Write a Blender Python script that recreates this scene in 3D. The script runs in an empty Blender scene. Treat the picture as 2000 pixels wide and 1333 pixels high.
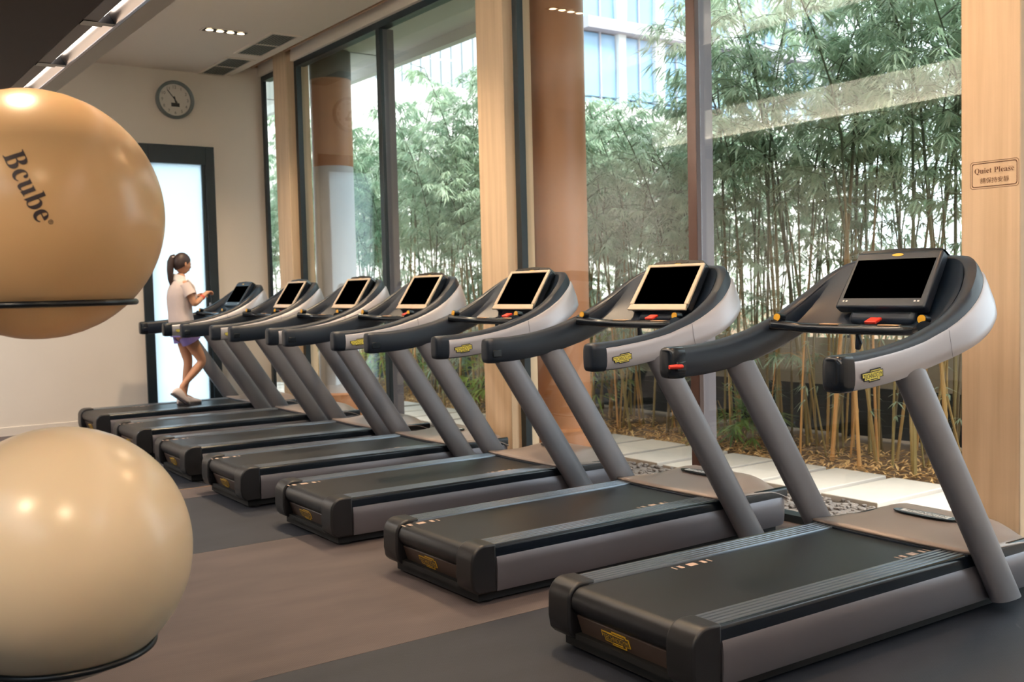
import bpy, bmesh, math, random
from mathutils import Vector, Matrix

random.seed(7)
SC = bpy.context.scene
COL = SC.collection
PI = math.pi

# ------------------------------------------------------------------ camera
cam_d = bpy.data.cameras.new('camera')
cam = bpy.data.objects.new('camera', cam_d)
COL.objects.link(cam)
R0 = (0.81443158, -0.57976492, -0.02395514)
R1 = (-0.04960945, -0.02843835, -0.99836374)
R2 = (0.57813503, 0.81428736, -0.05192291)
CAM = Vector((-2.55206, -2.33847, 1.44419))
cam.matrix_world = Matrix(((R0[0], -R1[0], -R2[0], CAM[0]),
                           (R0[1], -R1[1], -R2[1], CAM[1]),
                           (R0[2], -R1[2], -R2[2], CAM[2]),
                           (0, 0, 0, 1)))
cam_d.sensor_width = 36.0
cam_d.lens = 2013.6 / 2000 * 36.0
cam_d.clip_start = 0.05
cam_d.clip_end = 400
cam_d.dof.use_dof = True
cam_d.dof.focus_distance = 4.3
cam_d.dof.aperture_fstop = 4.5
SC.camera = cam

# ------------------------------------------------------------------ sky, sun, exposure
world = bpy.data.worlds.new('sky')
SC.world = world
world.use_nodes = True
wn = world.node_tree
bg = wn.nodes['Background']
bg.inputs[0].default_value = (0.82, 0.93, 1.0, 1)
bg.inputs[1].default_value = 2.0

sun_d = bpy.data.lights.new('sun', 'SUN')
sun_d.energy = 3.6
sun_d.angle = math.radians(20)
sun_d.color = (1.0, 0.96, 0.88)
sun = bpy.data.objects.new('sun', sun_d)
COL.objects.link(sun)
sun.rotation_euler = (math.radians(38), math.radians(14), 0)

SC.view_settings.view_transform = 'Standard'
SC.view_settings.look = 'None'
SC.view_settings.exposure = 1.0
SC.view_settings.gamma = 1.0
SC.view_settings.use_curve_mapping = False
SC.cycles.max_bounces = 8
SC.cycles.diffuse_bounces = 4
SC.cycles.glossy_bounces = 4
SC.cycles.transparent_max_bounces = 16
SC.cycles.caustics_reflective = False
SC.cycles.caustics_refractive = False
SC.cycles.sample_clamp_indirect = 6.0

WARM = (1.0, 0.74, 0.48)
SOFT = (1.0, 0.95, 0.90)
COOL = (0.80, 0.91, 1.0)


def area_light(name, loc, sx, sy, energy, color, rot=(0, 0, 0)):
    d = bpy.data.lights.new(name, 'AREA')
    d.shape = 'RECTANGLE'
    d.size, d.size_y = sx, sy
    d.energy, d.color = energy, color
    o = bpy.data.objects.new(name, d)
    COL.objects.link(o)
    o.location, o.rotation_euler = loc, rot
    return o


def spot_light(name, loc, energy, color, size=100, blend=0.8, radius=0.06, rot=(0, 0, 0)):
    d = bpy.data.lights.new(name, 'SPOT')
    d.energy, d.color = energy, color
    d.spot_size, d.spot_blend, d.shadow_soft_size = math.radians(size), blend, radius
    o = bpy.data.objects.new(name, d)
    COL.objects.link(o)
    o.location, o.rotation_euler = loc, rot
    return o


# unseen fill lights added without fixtures, then the row of downlights
area_light('ceiling_lamp_light', (-0.2, -3.7, 3.95), 1.4, 1.4, 16, COOL)
spot_light('ceiling_lamp_light', (-3.4, 8.0, 3.95), 420, SOFT, 160, 0.8, 0.15)
area_light('ceiling_lamp_light', (-4.2, -1.5, 2.88), 1.6, 4.0, 28, COOL)
# cove lamp on the ledge of the bulkhead front: washes its upright face (seen mirrored in the glass)
area_light('cove_light', (-0.895, 0.9, 2.950), 0.03, 10.6, 430, SOFT, (0, math.radians(180 - 40), 0))
DOWN_Y = (-1.6, 0.7, 3.0, 5.3, 7.6)
for yy, ee in zip(DOWN_Y, (25, 85, 140, 140, 140)):
    spot_light('downlight_light', (1.15, yy, 3.97), ee, WARM if yy > 1 else (1.0, 0.60, 0.32), 125, 0.9, 0.12)


# ------------------------------------------------------------------ helpers
def s2l(c):
    return tuple(x / 12.92 if x <= 0.04045 else ((x + 0.055) / 1.055) ** 2.4 for x in c)


def C8(r, g, b):
    return s2l((r / 255, g / 255, b / 255))


MATS = {}


def mat(name, col, rough=0.5, metal=0.0, spec=0.5, emit=None, estr=0.0, var=0.0, vscale=8.0, bump=0.0, bscale=60.0, coat=0.0):
    m = bpy.data.materials.new(name)
    m.use_nodes = True
    nt = m.node_tree
    b = nt.nodes['Principled BSDF']
    b.inputs['Base Color'].default_value = (*col, 1)
    b.inputs['Roughness'].default_value = rough
    b.inputs['Metallic'].default_value = metal
    b.inputs['Specular IOR Level'].default_value = spec
    b.inputs['Coat Weight'].default_value = coat
    if emit:
        b.inputs['Emission Color'].default_value = (*emit, 1)
        b.inputs['Emission Strength'].default_value = estr
    tc = nt.nodes.new('ShaderNodeTexCoord')
    if var > 0:
        n = nt.nodes.new('ShaderNodeTexNoise')
        n.inputs['Scale'].default_value = vscale
        n.inputs['Detail'].default_value = 4
        nt.links.new(tc.outputs['Object'], n.inputs['Vector'])
        mx = nt.nodes.new('ShaderNodeMix')
        mx.data_type = 'RGBA'
        mx.inputs[6].default_value = (*[c * (1 - var) for c in col], 1)
        mx.inputs[7].default_value = (*[min(1, c * (1 + var)) for c in col], 1)
        nt.links.new(n.outputs['Fac'], mx.inputs[0])
        nt.links.new(mx.outputs[2], b.inputs['Base Color'])
    if bump > 0:
        n2 = nt.nodes.new('ShaderNodeTexNoise')
        n2.inputs['Scale'].default_value = bscale
        nt.links.new(tc.outputs['Object'], n2.inputs['Vector'])
        bp = nt.nodes.new('ShaderNodeBump')
        bp.inputs['Strength'].default_value = bump
        bp.inputs['Distance'].default_value = 0.01
        nt.links.new(n2.outputs['Fac'], bp.inputs['Height'])
        nt.links.new(bp.outputs['Normal'], b.inputs['Normal'])
    MATS[name] = m
    return m


class MB:
    """collects geometry, then links it as one mesh object"""

    def __init__(s):
        s.v, s.f = [], []

    def add(s, vs, fs):
        o = len(s.v)
        s.v += [tuple(v) for v in vs]
        s.f += [tuple(i + o for i in f) for f in fs]
        return s

    def box(s, a, b):
        x0, y0, z0 = a
        x1, y1, z1 = b
        return s.add([(x0, y0, z0), (x1, y0, z0), (x1, y1, z0), (x0, y1, z0), (x0, y0, z1), (x1, y0, z1), (x1, y1, z1), (x0, y1, z1)],
                     [(3, 2, 1, 0), (4, 5, 6, 7), (0, 1, 5, 4), (1, 2, 6, 5), (2, 3, 7, 6), (3, 0, 4, 7)])

    def obox(s, c, X, Y, Z, hx, hy, hz):
        c, X, Y, Z = Vector(c), Vector(X), Vector(Y), Vector(Z)
        vs = []
        for k in (-1, 1):
            for (i, j) in ((-1, -1), (1, -1), (1, 1), (-1, 1)):
                vs.append(c + X * hx * i + Y * hy * j + Z * hz * k)
        return s.add(vs, [(3, 2, 1, 0), (4, 5, 6, 7), (0, 1, 5, 4), (1, 2, 6, 5), (2, 3, 7, 6), (3, 0, 4, 7)])

    def prism(s, poly, f0, f1):
        """poly: 2D points (counter-clockwise); f0/f1 map a 2D point to 3D at either end"""
        n = len(poly)
        vs = [f0(p) for p in poly] + [f1(p) for p in poly]
        return s.add(vs, [tuple(range(n))[::-1], tuple(range(n, 2 * n))] + [(i, (i + 1) % n, n + (i + 1) % n, n + i) for i in range(n)])

    def loft(s, rings, closed=True, caps=True):
        n = len(rings[0])
        vs = [p for r in rings for p in r]
        fs = []
        for k in range(len(rings) - 1):
            for i in range(n if closed else n - 1):
                j = (i + 1) % n
                fs.append((k * n + i, k * n + j, (k + 1) * n + j, (k + 1) * n + i))
        if caps and closed:
            fs.append(tuple(range(n))[::-1])
            fs.append(tuple((len(rings) - 1) * n + i for i in range(n)))
        return s.add(vs, fs)

    def tube(s, pts, rad, n=10, sq=1.0, caps=True):
        rings = []
        pts = [Vector(p) for p in pts]
        up = Vector((0, 0, 1))
        for k, p in enumerate(pts):
            t = (pts[min(k + 1, len(pts) - 1)] - pts[max(k - 1, 0)]).normalized()
            a = t.cross(up)
            if a.length < 1e-3:
                a = t.cross(Vector((0, 1, 0)))
            a.normalize()
            b = a.cross(t).normalized()
            r = rad[k] if isinstance(rad, (list, tuple)) else rad
            rings.append([p + a * r * math.cos(2 * PI * i / n) + b * r * sq * math.sin(2 * PI * i / n) for i in range(n)])
        return s.loft(rings, True, caps)

    def lathe(s, prof, c=(0, 0, 0), n=24, axis='z', caps=True):
        rings = []
        c = Vector(c)
        for (r, h) in prof:
            ring = []
            for i in range(n):
                a = 2 * PI * i / n
                x, y = r * math.cos(a), r * math.sin(a)
                ring.append(c + (Vector((x, y, h)) if axis == 'z' else Vector((h, x, y)) if axis == 'x' else Vector((y, h, x))))
            rings.append(ring)
        return s.loft(rings, True, caps)

    def build(s, name, m, parent=None, smooth=False, bevel=0.0, seg=2, shift=None, link=True):
        me = bpy.data.meshes.new(name)
        vs = s.v if shift is None else [(v[0] + shift[0], v[1] + shift[1], v[2] + shift[2]) for v in s.v]
        me.from_pydata(vs, [], s.f)
        bm = bmesh.new()
        bm.from_mesh(me)
        bmesh.ops.recalc_face_normals(bm, faces=bm.faces)
        bm.to_mesh(me)
        bm.free()
        if smooth:
            me.polygons.foreach_set('use_smooth', [True] * len(me.polygons))
            try:
                me.set_sharp_from_angle(angle=math.radians(40))
            except Exception:
                pass
        me.materials.append(m)
        o = bpy.data.objects.new(name, me)
        if bevel > 0:
            bv = o.modifiers.new('bevel', 'BEVEL')
            bv.width, bv.segments, bv.limit_method = bevel, seg, 'ANGLE'
            bv.angle_limit = math.radians(35)
            bv.harden_normals = False
            me.polygons.foreach_set('use_smooth', [True] * len(me.polygons))
            try:
                me.set_sharp_from_angle(angle=math.radians(50))
            except Exception:
                pass
        if parent is not None:
            o.parent = parent
        COL.objects.link(o)
        return o


def tag(o, label=None, cat=None, group=None, kind=None):
    if label:
        o['label'] = label
    if cat:
        o['category'] = cat
    if group:
        o['group'] = group
    if kind:
        o['kind'] = kind
    return o


def thing(name, label, cat, loc=(0, 0, 0), rz=0.0, group=None):
    o = bpy.data.objects.new(name, None)
    o.empty_display_size = 0.1
    COL.objects.link(o)
    o.location = loc
    o.rotation_euler = (0, 0, rz)
    return tag(o, label, cat, group)


def copy_tree(o, parent=None):
    c = o.copy()
    COL.objects.link(c)
    if parent is not None:
        c.parent = parent
    for ch in list(o.children):
        copy_tree(ch, c)
    return c


def struct(name, mb, m, parent=None, **kw):
    o = mb.build(name, m, parent, **kw)
    if parent is None:
        o['kind'] = 'structure'
    return o


def serif(t):
    """the same letters as bold serif letter forms"""
    out = ''
    for ch in t:
        if 'A' <= ch <= 'Z':
            out += chr(0x1D400 + ord(ch) - 65)
        elif 'a' <= ch <= 'z':
            out += chr(0x1D41A + ord(ch) - 97)
        else:
            out += ch
    return out


def text_mesh(body, size=1.0, sx=1.0, extrude=0.0, res=3):
    cu = bpy.data.curves.new('lettering', 'FONT')
    cu.body = body
    cu.size = size
    cu.align_x, cu.align_y = 'CENTER', 'CENTER'
    cu.extrude = extrude
    cu.resolution_u = res
    ob = bpy.data.objects.new('lettering', cu)
    COL.objects.link(ob)
    dg = bpy.context.evaluated_depsgraph_get()
    me = bpy.data.meshes.new_from_object(ob.evaluated_get(dg))
    bpy.data.objects.remove(ob)
    if len(me.vertices):
        xs = [v.co.x for v in me.vertices]
        ys = [v.co.y for v in me.vertices]
        mx, my = (min(xs) + max(xs)) / 2, (min(ys) + max(ys)) / 2
        for v in me.vertices:
            v.co.x = (v.co.x - mx) * sx
            v.co.y -= my
    return me


def text_obj(name, me, m, parent, org, X, Y, width=None, sy=1.0):
    """place a flat text mesh with its local x along X and y along Y"""
    me = me.copy()
    org, X, Y = Vector(org), Vector(X).normalized(), Vector(Y).normalized()
    xs = [v.co.x for v in me.vertices] or [0, 1]
    k = (width / (max(xs) - min(xs))) if width else 1.0
    for v in me.vertices:
        p = org + X * v.co.x * k + Y * v.co.y * k * sy + X.cross(Y) * v.co.z * k
        v.co = p
    me.materials.clear()
    me.materials.append(m)
    o = bpy.data.objects.new(name, me)
    if parent is not None:
        o.parent = parent
    COL.objects.link(o)
    return o


# ------------------------------------------------------------------ materials
M_wall = mat('painted_wall', C8(236, 226, 214), 0.8, var=0.03, vscale=2, bump=0.05, bscale=250)
M_ceil = mat('painted_ceiling', C8(222, 210, 198), 0.85, var=0.02, vscale=2)
M_dark = mat('dark_frame', C8(30, 40, 46), 0.4)
M_brownframe = mat('brown_frame', C8(74, 50, 42), 0.4)
M_bulk = mat('dark_bulkhead', C8(78, 62, 54), 0.75, var=0.05)
M_bulkface = mat('bulkhead_face', C8(236, 230, 214), 0.7)
M_chrome = mat('polished_metal', (0.75, 0.72, 0.70), 0.12, metal=1.0)
M_greymetal = mat('grey_metal', C8(165, 160, 165), 0.35, metal=0.6)
M_led = mat('led_strip', (1, 1, 1), 0.5, emit=(1.0, 0.93, 0.86), estr=4.0)
M_lamp = mat('lamp_glow', (1, 1, 1), 0.5, emit=(1.0, 0.72, 0.42), estr=30.0)
M_black = mat('black_plastic', C8(14, 27, 42), 0.42, var=0.06, vscale=20)
M_blackgloss = mat('black_gloss', C8(15, 23, 33), 0.22)
M_cap = mat('end_cap_plastic', C8(27, 27, 30), 0.38, var=0.08, vscale=15, bump=0.04, bscale=400)
M_silver = mat('silver_paint', C8(112, 109, 115), 0.36, metal=0.5, var=0.03, vscale=6)
M_shell = mat('silver_shell', C8(172, 171, 178), 0.36, metal=0.3, var=0.02, vscale=6)
M_upright = mat('upright_paint', C8(120, 119, 125), 0.42, metal=0.3, var=0.04, vscale=10)
M_hood = mat('hood_paint', C8(156, 141, 133), 0.38, metal=0.15, var=0.03, vscale=6)
M_beige = mat('beige_frame', C8(205, 188, 168), 0.4, metal=0.1)
M_screen = mat('screen_glass', (0.0, 0.0, 0.0), 0.35, spec=0.0)
M_yellow = mat('badge_yellow', C8(240, 228, 104), 0.45)
M_gold = mat('badge_gold', C8(222, 178, 50), 0.4)
M_ink = mat('badge_ink', C8(30, 30, 26), 0.5)
M_knob = mat('knob_yellow', C8(226, 168, 40), 0.35)
M_red = mat('red_button', C8(225, 62, 48), 0.4)
M_brownpanel = mat('rear_panel_brown', C8(78, 64, 58), 0.4)
M_plate = mat('sensor_plate', C8(200, 160, 125), 0.3, metal=0.5)
M_mark = mat('belt_print', C8(190, 165, 150), 0.6)
M_white = mat('white_print', C8(225, 225, 225), 0.5)
M_rubberfoot = mat('rubber_foot', C8(12, 14, 17), 0.7)

# belt: dark woven, faint sheen
M_belt = mat('running_belt', C8(16, 18, 23), 0.40, var=0.12, vscale=30, bump=0.05, bscale=600)
# side strips: ribbed anodised
M_rail = mat('ribbed_rail', C8(120, 128, 138), 0.28, metal=0.7)


def floor_mat(name, c1, c2, sx, sy, rough=0.75, bump=0.3):
    m = bpy.data.materials.new(name)
    m.use_nodes = True
    nt = m.node_tree
    b = nt.nodes['Principled BSDF']
    b.inputs['Roughness'].default_value = rough
    tc = nt.nodes.new('ShaderNodeTexCoord')
    mp = nt.nodes.new('ShaderNodeMapping')
    mp.inputs['Scale'].default_value = (sx, sy, 1)
    nt.links.new(tc.outputs['Object'], mp.inputs['Vector'])
    n = nt.nodes.new('ShaderNodeTexNoise')
    n.inputs['Scale'].default_value = 1.0
    n.inputs['Detail'].default_value = 5
    nt.links.new(mp.outputs['Vector'], n.inputs['Vector'])
    ck = nt.nodes.new('ShaderNodeTexChecker')
    ck.inputs['Scale'].default_value = 150
    ck.inputs['Color1'].default_value = (1, 1, 1, 1)
    ck.inputs['Color2'].default_value = (0.72, 0.72, 0.72, 1)
    nt.links.new(tc.outputs['Object'], ck.inputs['Vector'])
    rp = nt.nodes.new('ShaderNodeValToRGB')
    rp.color_ramp.elements[0].position = 0.3
    rp.color_ramp.elements[1].position = 0.7
    rp.color_ramp.elements[0].color = (*c1, 1)
    rp.color_ramp.elements[1].color = (*c2, 1)
    nt.links.new(n.outputs['Fac'], rp.inputs['Fac'])
    mx = nt.nodes.new('ShaderNodeMix')
    mx.data_type = 'RGBA'
    mx.blend_type = 'MULTIPLY'
    mx.inputs[0].default_value = 0.7
    nt.links.new(rp.outputs['Color'], mx.inputs[6])
    nt.links.new(ck.outputs['Color'], mx.inputs[7])
    nt.links.new(mx.outputs[2], b.inputs['Base Color'])
    bp = nt.nodes.new('ShaderNodeBump')
    bp.inputs['Strength'].default_value = bump
    bp.inputs['Distance'].default_value = 0.003
    nt.links.new(ck.outputs['Fac'], bp.inputs['Height'])
    nt.links.new(bp.outputs['Normal'], b.inputs['Normal'])
    return m


M_carpet = floor_mat('woven_floor', C8(79, 70, 70), C8(93, 82, 81), 2.0, 6)
M_rubber = floor_mat('rubber_floor', C8(29, 33, 43), C8(40, 44, 55), 2, 6, 0.55, 0.5)


def wallpaper():
    m = bpy.data.materials.new('fabric_wallpaper')
    m.use_nodes = True
    nt = m.node_tree
    b = nt.nodes['Principled BSDF']
    b.inputs['Roughness'].default_value = 0.75
    tc = nt.nodes.new('ShaderNodeTexCoord')
    mp = nt.nodes.new('ShaderNodeMapping')
    mp.inputs['Scale'].default_value = (22, 22, 0.9)
    nt.links.new(tc.outputs['Object'], mp.inputs['Vector'])
    n = nt.nodes.new('ShaderNodeTexNoise')
    n.inputs['Scale'].default_value = 1.0
    n.inputs['Detail'].default_value = 6
    nt.links.new(mp.outputs['Vector'], n.inputs['Vector'])
    rp = nt.nodes.new('ShaderNodeValToRGB')
    rp.color_ramp.elements[0].position = 0.32
    rp.color_ramp.elements[1].position = 0.62
    rp.color_ramp.elements[0].color = (*C8(212, 184, 152), 1)
    rp.color_ramp.elements[1].color = (*C8(226, 199, 168), 1)
    nt.links.new(n.outputs['Fac'], rp.inputs['Fac'])
    nt.links.new(rp.outputs['Color'], b.inputs['Base Color'])
    w = nt.nodes.new('ShaderNodeTexWave')
    w.bands_direction = 'Z'
    w.inputs['Scale'].default_value = 90
    nt.links.new(tc.outputs['Object'], w.inputs['Vector'])
    bp = nt.nodes.new('ShaderNodeBump')
    bp.inputs['Strength'].default_value = 0.12
    bp.inputs['Distance'].default_value = 0.004
    nt.links.new(w.outputs['Fac'], bp.inputs['Height'])
    nt.links.new(bp.outputs['Normal'], b.inputs['Normal'])
    return m


M_paper = wallpaper()


def glass_mat():
    m = bpy.data.materials.new('window_glass')
    m.use_nodes = True
    nt = m.node_tree
    nt.nodes.clear()
    out = nt.nodes.new('ShaderNodeOutputMaterial')
    tr = nt.nodes.new('ShaderNodeBsdfTransparent')
    tr.inputs[0].default_value = (0.955, 0.975, 0.965, 1)
    gl = nt.nodes.new('ShaderNodeBsdfGlossy')
    gl.inputs['Roughness'].default_value = 0.01
    fr = nt.nodes.new('ShaderNodeFresnel')
    ge = nt.nodes.new('ShaderNodeNewGeometry')
    iv = nt.nodes.new('ShaderNodeMapRange')      # both faces of the thin pane reflect alike
    iv.inputs['To Min'].default_value = 1.55
    iv.inputs['To Max'].default_value = 1 / 1.55
    nt.links.new(ge.outputs['Backfacing'], iv.inputs['Value'])
    nt.links.new(iv.outputs['Result'], fr.inputs['IOR'])
    mx = nt.nodes.new('ShaderNodeMixShader')
    nt.links.new(fr.outputs[0], mx.inputs[0])
    nt.links.new(tr.outputs[0], mx.inputs[1])
    nt.links.new(gl.outputs[0], mx.inputs[2])
    nt.links.new(mx.outputs[0], out.inputs[0])
    return m


M_glass = glass_mat()


def frosted_mat():
    m = bpy.data.materials.new('frosted_glass')
    m.use_nodes = True
    nt = m.node_tree
    nt.nodes.clear()
    out = nt.nodes.new('ShaderNodeOutputMaterial')
    tl = nt.nodes.new('ShaderNodeBsdfTranslucent')
    tl.inputs[0].default_value = (0.80, 0.90, 0.95, 1)
    df = nt.nodes.new('ShaderNodeBsdfDiffuse')
    df.inputs[0].default_value = (0.85, 0.92, 0.95, 1)
    mx = nt.nodes.new('ShaderNodeMixShader')
    mx.inputs[0].default_value = 0.25
    nt.links.new(tl.outputs[0], mx.inputs[1])
    nt.links.new(df.outputs[0], mx.inputs[2])
    nt.links.new(mx.outputs[0], out.inputs[0])
    return m


M_frost = frosted_mat()

# ------------------------------------------------------------------ room shell
XG = 2.35      # glass plane
XC = 2.225     # face of the pillars
YB = 9.62      # back wall
ZC = 4.02      # ceiling
YF = -4.6
XL = -6.0

fl = MB()
fl.box((XL, YF, -0.2), (XG + 0.1, YB + 0.2, -0.012))
floor = struct('floor', fl, M_carpet)
for (y0, y1, m, nm) in ((YF, 1.322, M_rubber, 'rubber_strip'), (1.322, 3.345, M_carpet, 'carpet_strip'), (3.345, 4.945, M_rubber, 'rubber_strip'),
                        (4.945, 5.30, M_carpet, 'carpet_strip'), (5.31, 7.0, M_rubber, 'rubber_strip'), (7.0, YB, M_carpet, 'carpet_strip')):
    MB().box((XL, y0, -0.012), (XG - 0.03, y1 - 0.003, 0.0)).build(nm, m, floor)
MB().box((XL, 5.297, -0.012), (XG - 0.03, 5.310, 0.001)).build('joint_strip', M_plate, floor)

c = MB()
c.box((XL, YF, ZC), (1.955, YB, ZC + 0.33))
struct('ceiling', c, M_ceil)
MB()
tt = MB().box((1.955, YF, 4.35), (2.5, YB, 4.45))
struct('trim_1', tt, M_ceil)
rf = MB().box((XL - 0.2, YF - 0.2, 4.45), (2.6, YB + 0.2, 4.6))
struct('roof', rf, M_ceil)

w = MB()
w.box((XL, YB, 0), (0.83, YB + 0.18, 4.45))
w.box((1.70, YB, 0), (2.365, YB + 0.18, 4.45))
w.box((0.83, YB, 3.17), (1.70, YB + 0.18, 4.45))
struct('wall_back', w, M_wall)
struct('wall_left', MB().box((XL - 0.2, YF, 0), (XL, YB, 4.45)), M_wall)
struct('wall_front', MB().box((XL - 0.2, YF - 0.2, 0), (2.5, YF, 4.45)), M_wall)
struct('wall_right', MB().box((2.28, YF, 4.05), (2.45, YB, 4.35)), M_wall)
bs = MB().box((XL, YB - 0.012, 0), (0.80, YB, 0.09)).box((1.72, YB - 0.012, 0), (2.3, YB, 0.09))
struct('baseboard_back', bs, M_wall)

# pillars between the windows
for (y0, y1) in ((0.239, 0.537), (4.42, 4.80), (8.65, 9.02)):
    p = MB().box((XC, y0, 0), (2.5, y1, 4.35)).build('pillar', M_paper, None, bevel=0.006)
    p['kind'] = 'structure'
    p['label'] = {0.239: 'pillar with beige fabric paper and the quiet sign', 4.42: 'pillar with pale fabric paper between the two wide windows',
                  8.65: 'pillar beside the narrow far window'}[y0]

# windows
def window(n, y0, y1, mull):
    f = MB()
    f.box((XG - 0.03, y0, 0), (XG + 0.03, y0 + 0.065, 4.05))
    f.box((XG - 0.03, y1 - 0.065, 0), (XG + (0.01 if n == 4 else 0.03), y1, 4.05))
    f.box((XG - 0.03, y0 + 0.065, 3.985), (XG + 0.07, y1 - 0.065, 4.05))
    f.box((XG - 0.03, y0 + 0.065, -0.005), (XG + 0.07, y1 - 0.065, 0.045))
    w = struct('window_%d' % n, f, M_dark)
    edges = [y0 + 0.065]
    for a in mull:
        m = MB().box((XG - 0.028, a, 0.045), (XG + 0.012, a + 0.08, 3.985))
        m.build('mullion', M_brownframe if n == 2 else M_dark, w, bevel=0.004)
        MB().box((XG + 0.013, a + 0.004, 0.045), (XG + 0.13, a + 0.076, 3.985)).build('mullion_fin', MATS.get('mullion_fin') or mat('mullion_fin', C8(112, 105, 110), 0.4, metal=0.3), w)
        edges += [a, a + 0.08]
    edges.append(y1 - 0.065)
    for i in range(0, len(edges), 2):
        MB().box((XG + 0.014, edges[i], 0.045), (XG + 0.020, edges[i + 1], 3.985)).build('glass_pane', M_glass, w)
    return w


window(1, -0.95, 0.239, [])
struct('wall_right', MB().box((2.28, YF, 0), (2.45, -0.95, 4.06)), M_wall)
window(2, 0.46, 4.42, [2.425])
window(3, 4.80, 8.65, [6.625])
window(4, 9.02, YB, [])

# roller blind cassettes above the windows
for k, (y0, y1) in enumerate(((0.55, 4.40), (4.82, 8.63), (9.04, 9.60))):
    t = thing('roller_blind', ['rolled up beige blind above the window behind the nearest treadmills', 'rolled up beige blind above the window with the round column',
                               'short rolled up blind above the narrow far window'][k], 'blind', (2.2, (y0 + y1) / 2, 4.2), 0, 'rolled up blinds above the windows')
    h = (y1 - y0) / 2
    MB().tube([(0, -h, 0.02), (0, h, 0.02)], 0.045, 14).build('roll', M_wall, t, smooth=True)
    MB().box((-0.012, -h, -0.06), (0.012, h, -0.038)).build('bottom_bar', M_plate, t)
    for s in (-1, 1):
        MB().box((-0.03, s * h - 0.008, -0.05), (0.075, s * h + 0.008, 0.09)).build('bracket', M_plate, t)

# dark bulkhead with the linear light slot
KX = 0.573
ZB = 2.92
YE = 6.4
bk = MB()
bk.box((XL, YF, ZB), (-1.158, YE, ZB + 0.37))
bulk = struct('ceiling_bulkhead', bk, M_bulk)
struct('trim_2', MB().box((-1.154, YF, ZB + 0.105), (-0.966, YE, ZB + 0.37)), M_bulkface)
struct('trim_3', MB().box((-0.965, YF, ZB - 0.004), (-0.943, YE, ZB + 0.37)).box((-0.943, YF, ZB - 0.004), (-0.86, YE, ZB + 0.012)).box((-0.868, YF, ZB + 0.012), (-0.86, YE, ZB + 0.05)), M_bulkface)
lt = thing('linear_light', 'long recessed light slot with polished trough in the dark bulkhead', 'light', (-1.05, 0, ZB))
X0 = 1.05
MB().box((-1.155 + X0, YF, 0.0), (-1.08 + X0, YE - 0.02, 0.006)).build('diffuser_panel', mat('slot_panel', C8(150, 140, 130), 0.5), lt)
MB().box((-1.056 + X0, YF, 0.030), (-1.049 + X0, YE - 0.02, 0.044)).build('led_strip', M_led, lt)
rf_ = MB().prism([(-1.048, 0.095), (-0.985, 0.002), (-0.975, 0.002), (-0.975, 0.10), (-1.048, 0.10)],
                 lambda p: (p[0] + X0, YF, p[1]), lambda p: (p[0] + X0, YE - 0.02, p[1]))
rf_.build('reflector', mat('trough_metal', (0.62, 0.52, 0.46), 0.28, metal=1.0), lt)
MB().box((-0.985 + X0, YF, -0.004), (-0.967 + X0, YE - 0.02, 0.002)).build('edge_trim', M_greymetal, lt)
for yy in (1.15, 2.32, 3.49, 4.66, 5.83):
    d = MB().box((-1.155 + X0, yy, -0.004), (-1.04 + X0, yy + 0.10, 0.03))
    d.prism([(-1.048, 0.0), (-0.985, 0.0), (-1.048, 0.095)], lambda p: (p[0] + X0, yy + 0.02, p[1]), lambda p: (p[0] + X0, yy + 0.08, p[1]))
    d.build('divider', M_blackgloss, lt)

# lamps in the underside of the bulkhead (out of frame, they light the balls)
for k, (x, y) in enumerate(((-2.0, 1.0), (-3.3, -0.6), (-2.2, -1.6))):
    spot_light('bulkhead_lamp_light', (x, y, ZB - 0.02), 62, WARM, 130, 0.7, 0.05)
    t = thing('bulkhead_lamp', ['round warm lamp in the dark bulkhead right above the exercise balls', 'round warm lamp in the dark bulkhead left of the camera', 'round warm lamp in the dark bulkhead just above the camera'][k], 'light', (x, y, ZB), 0, 'lamps in the bulkhead underside')
    MB().lathe([(0.075, 0.0), (0.075, -0.008), (0.05, -0.008), (0.05, 0.0)], n=20, caps=False).build('ring', M_greymetal, t, smooth=True)
    MB().lathe([(0.048, -0.002), (0.001, -0.004)], n=16).build('lens', M_lamp, t)

# recessed downlights: four small lamps in a slot
dl0 = None
for k, yy in enumerate(DOWN_Y):
    if dl0 is None:
        t = thing('ceiling_downlight', '', 'light', (1.15, yy, ZC), 0, 'slot downlights in the ceiling')
        fr = MB()
        fr.box((-0.23, -0.085, -0.006), (0.23, -0.068, 0.002)).box((-0.23, 0.068, -0.006), (0.23, 0.085, 0.002))
        fr.box((-0.23, -0.068, -0.006), (-0.215, 0.068, 0.002)).box((0.215, -0.068, -0.006), (0.23, 0.068, 0.002))
        fr.build('frame', M_ceil, t)
        MB().box((-0.215, -0.068, -0.003), (0.215, 0.068, 0.004)).build('housing', M_blackgloss, t)
        for j in range(4):
            lp = MB().lathe([(0.043, -0.004), (0.046, -0.012), (0.036, -0.012), (0.034, -0.005)], (-0.158 + j * 0.105, 0, 0), 16, 'z', False).build('lamp_rim', M_chrome, t, smooth=True)
            MB().lathe([(0.033, -0.007), (0.001, -0.010)], (-0.158 + j * 0.105, 0, 0), 14).build('bulb', M_lamp, lp)
        dl0 = t
    else:
        t = copy_tree(dl0)
        t.location = (1.15, yy, ZC)
    t['label'] = ['slot downlight above the space behind the camera', 'slot downlight above the nearest treadmill', 'slot downlight above the third treadmill',
                  'slot downlight mirrored on the round column', 'slot downlight of four warm lamps near the ceiling vents'][k]

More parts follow.
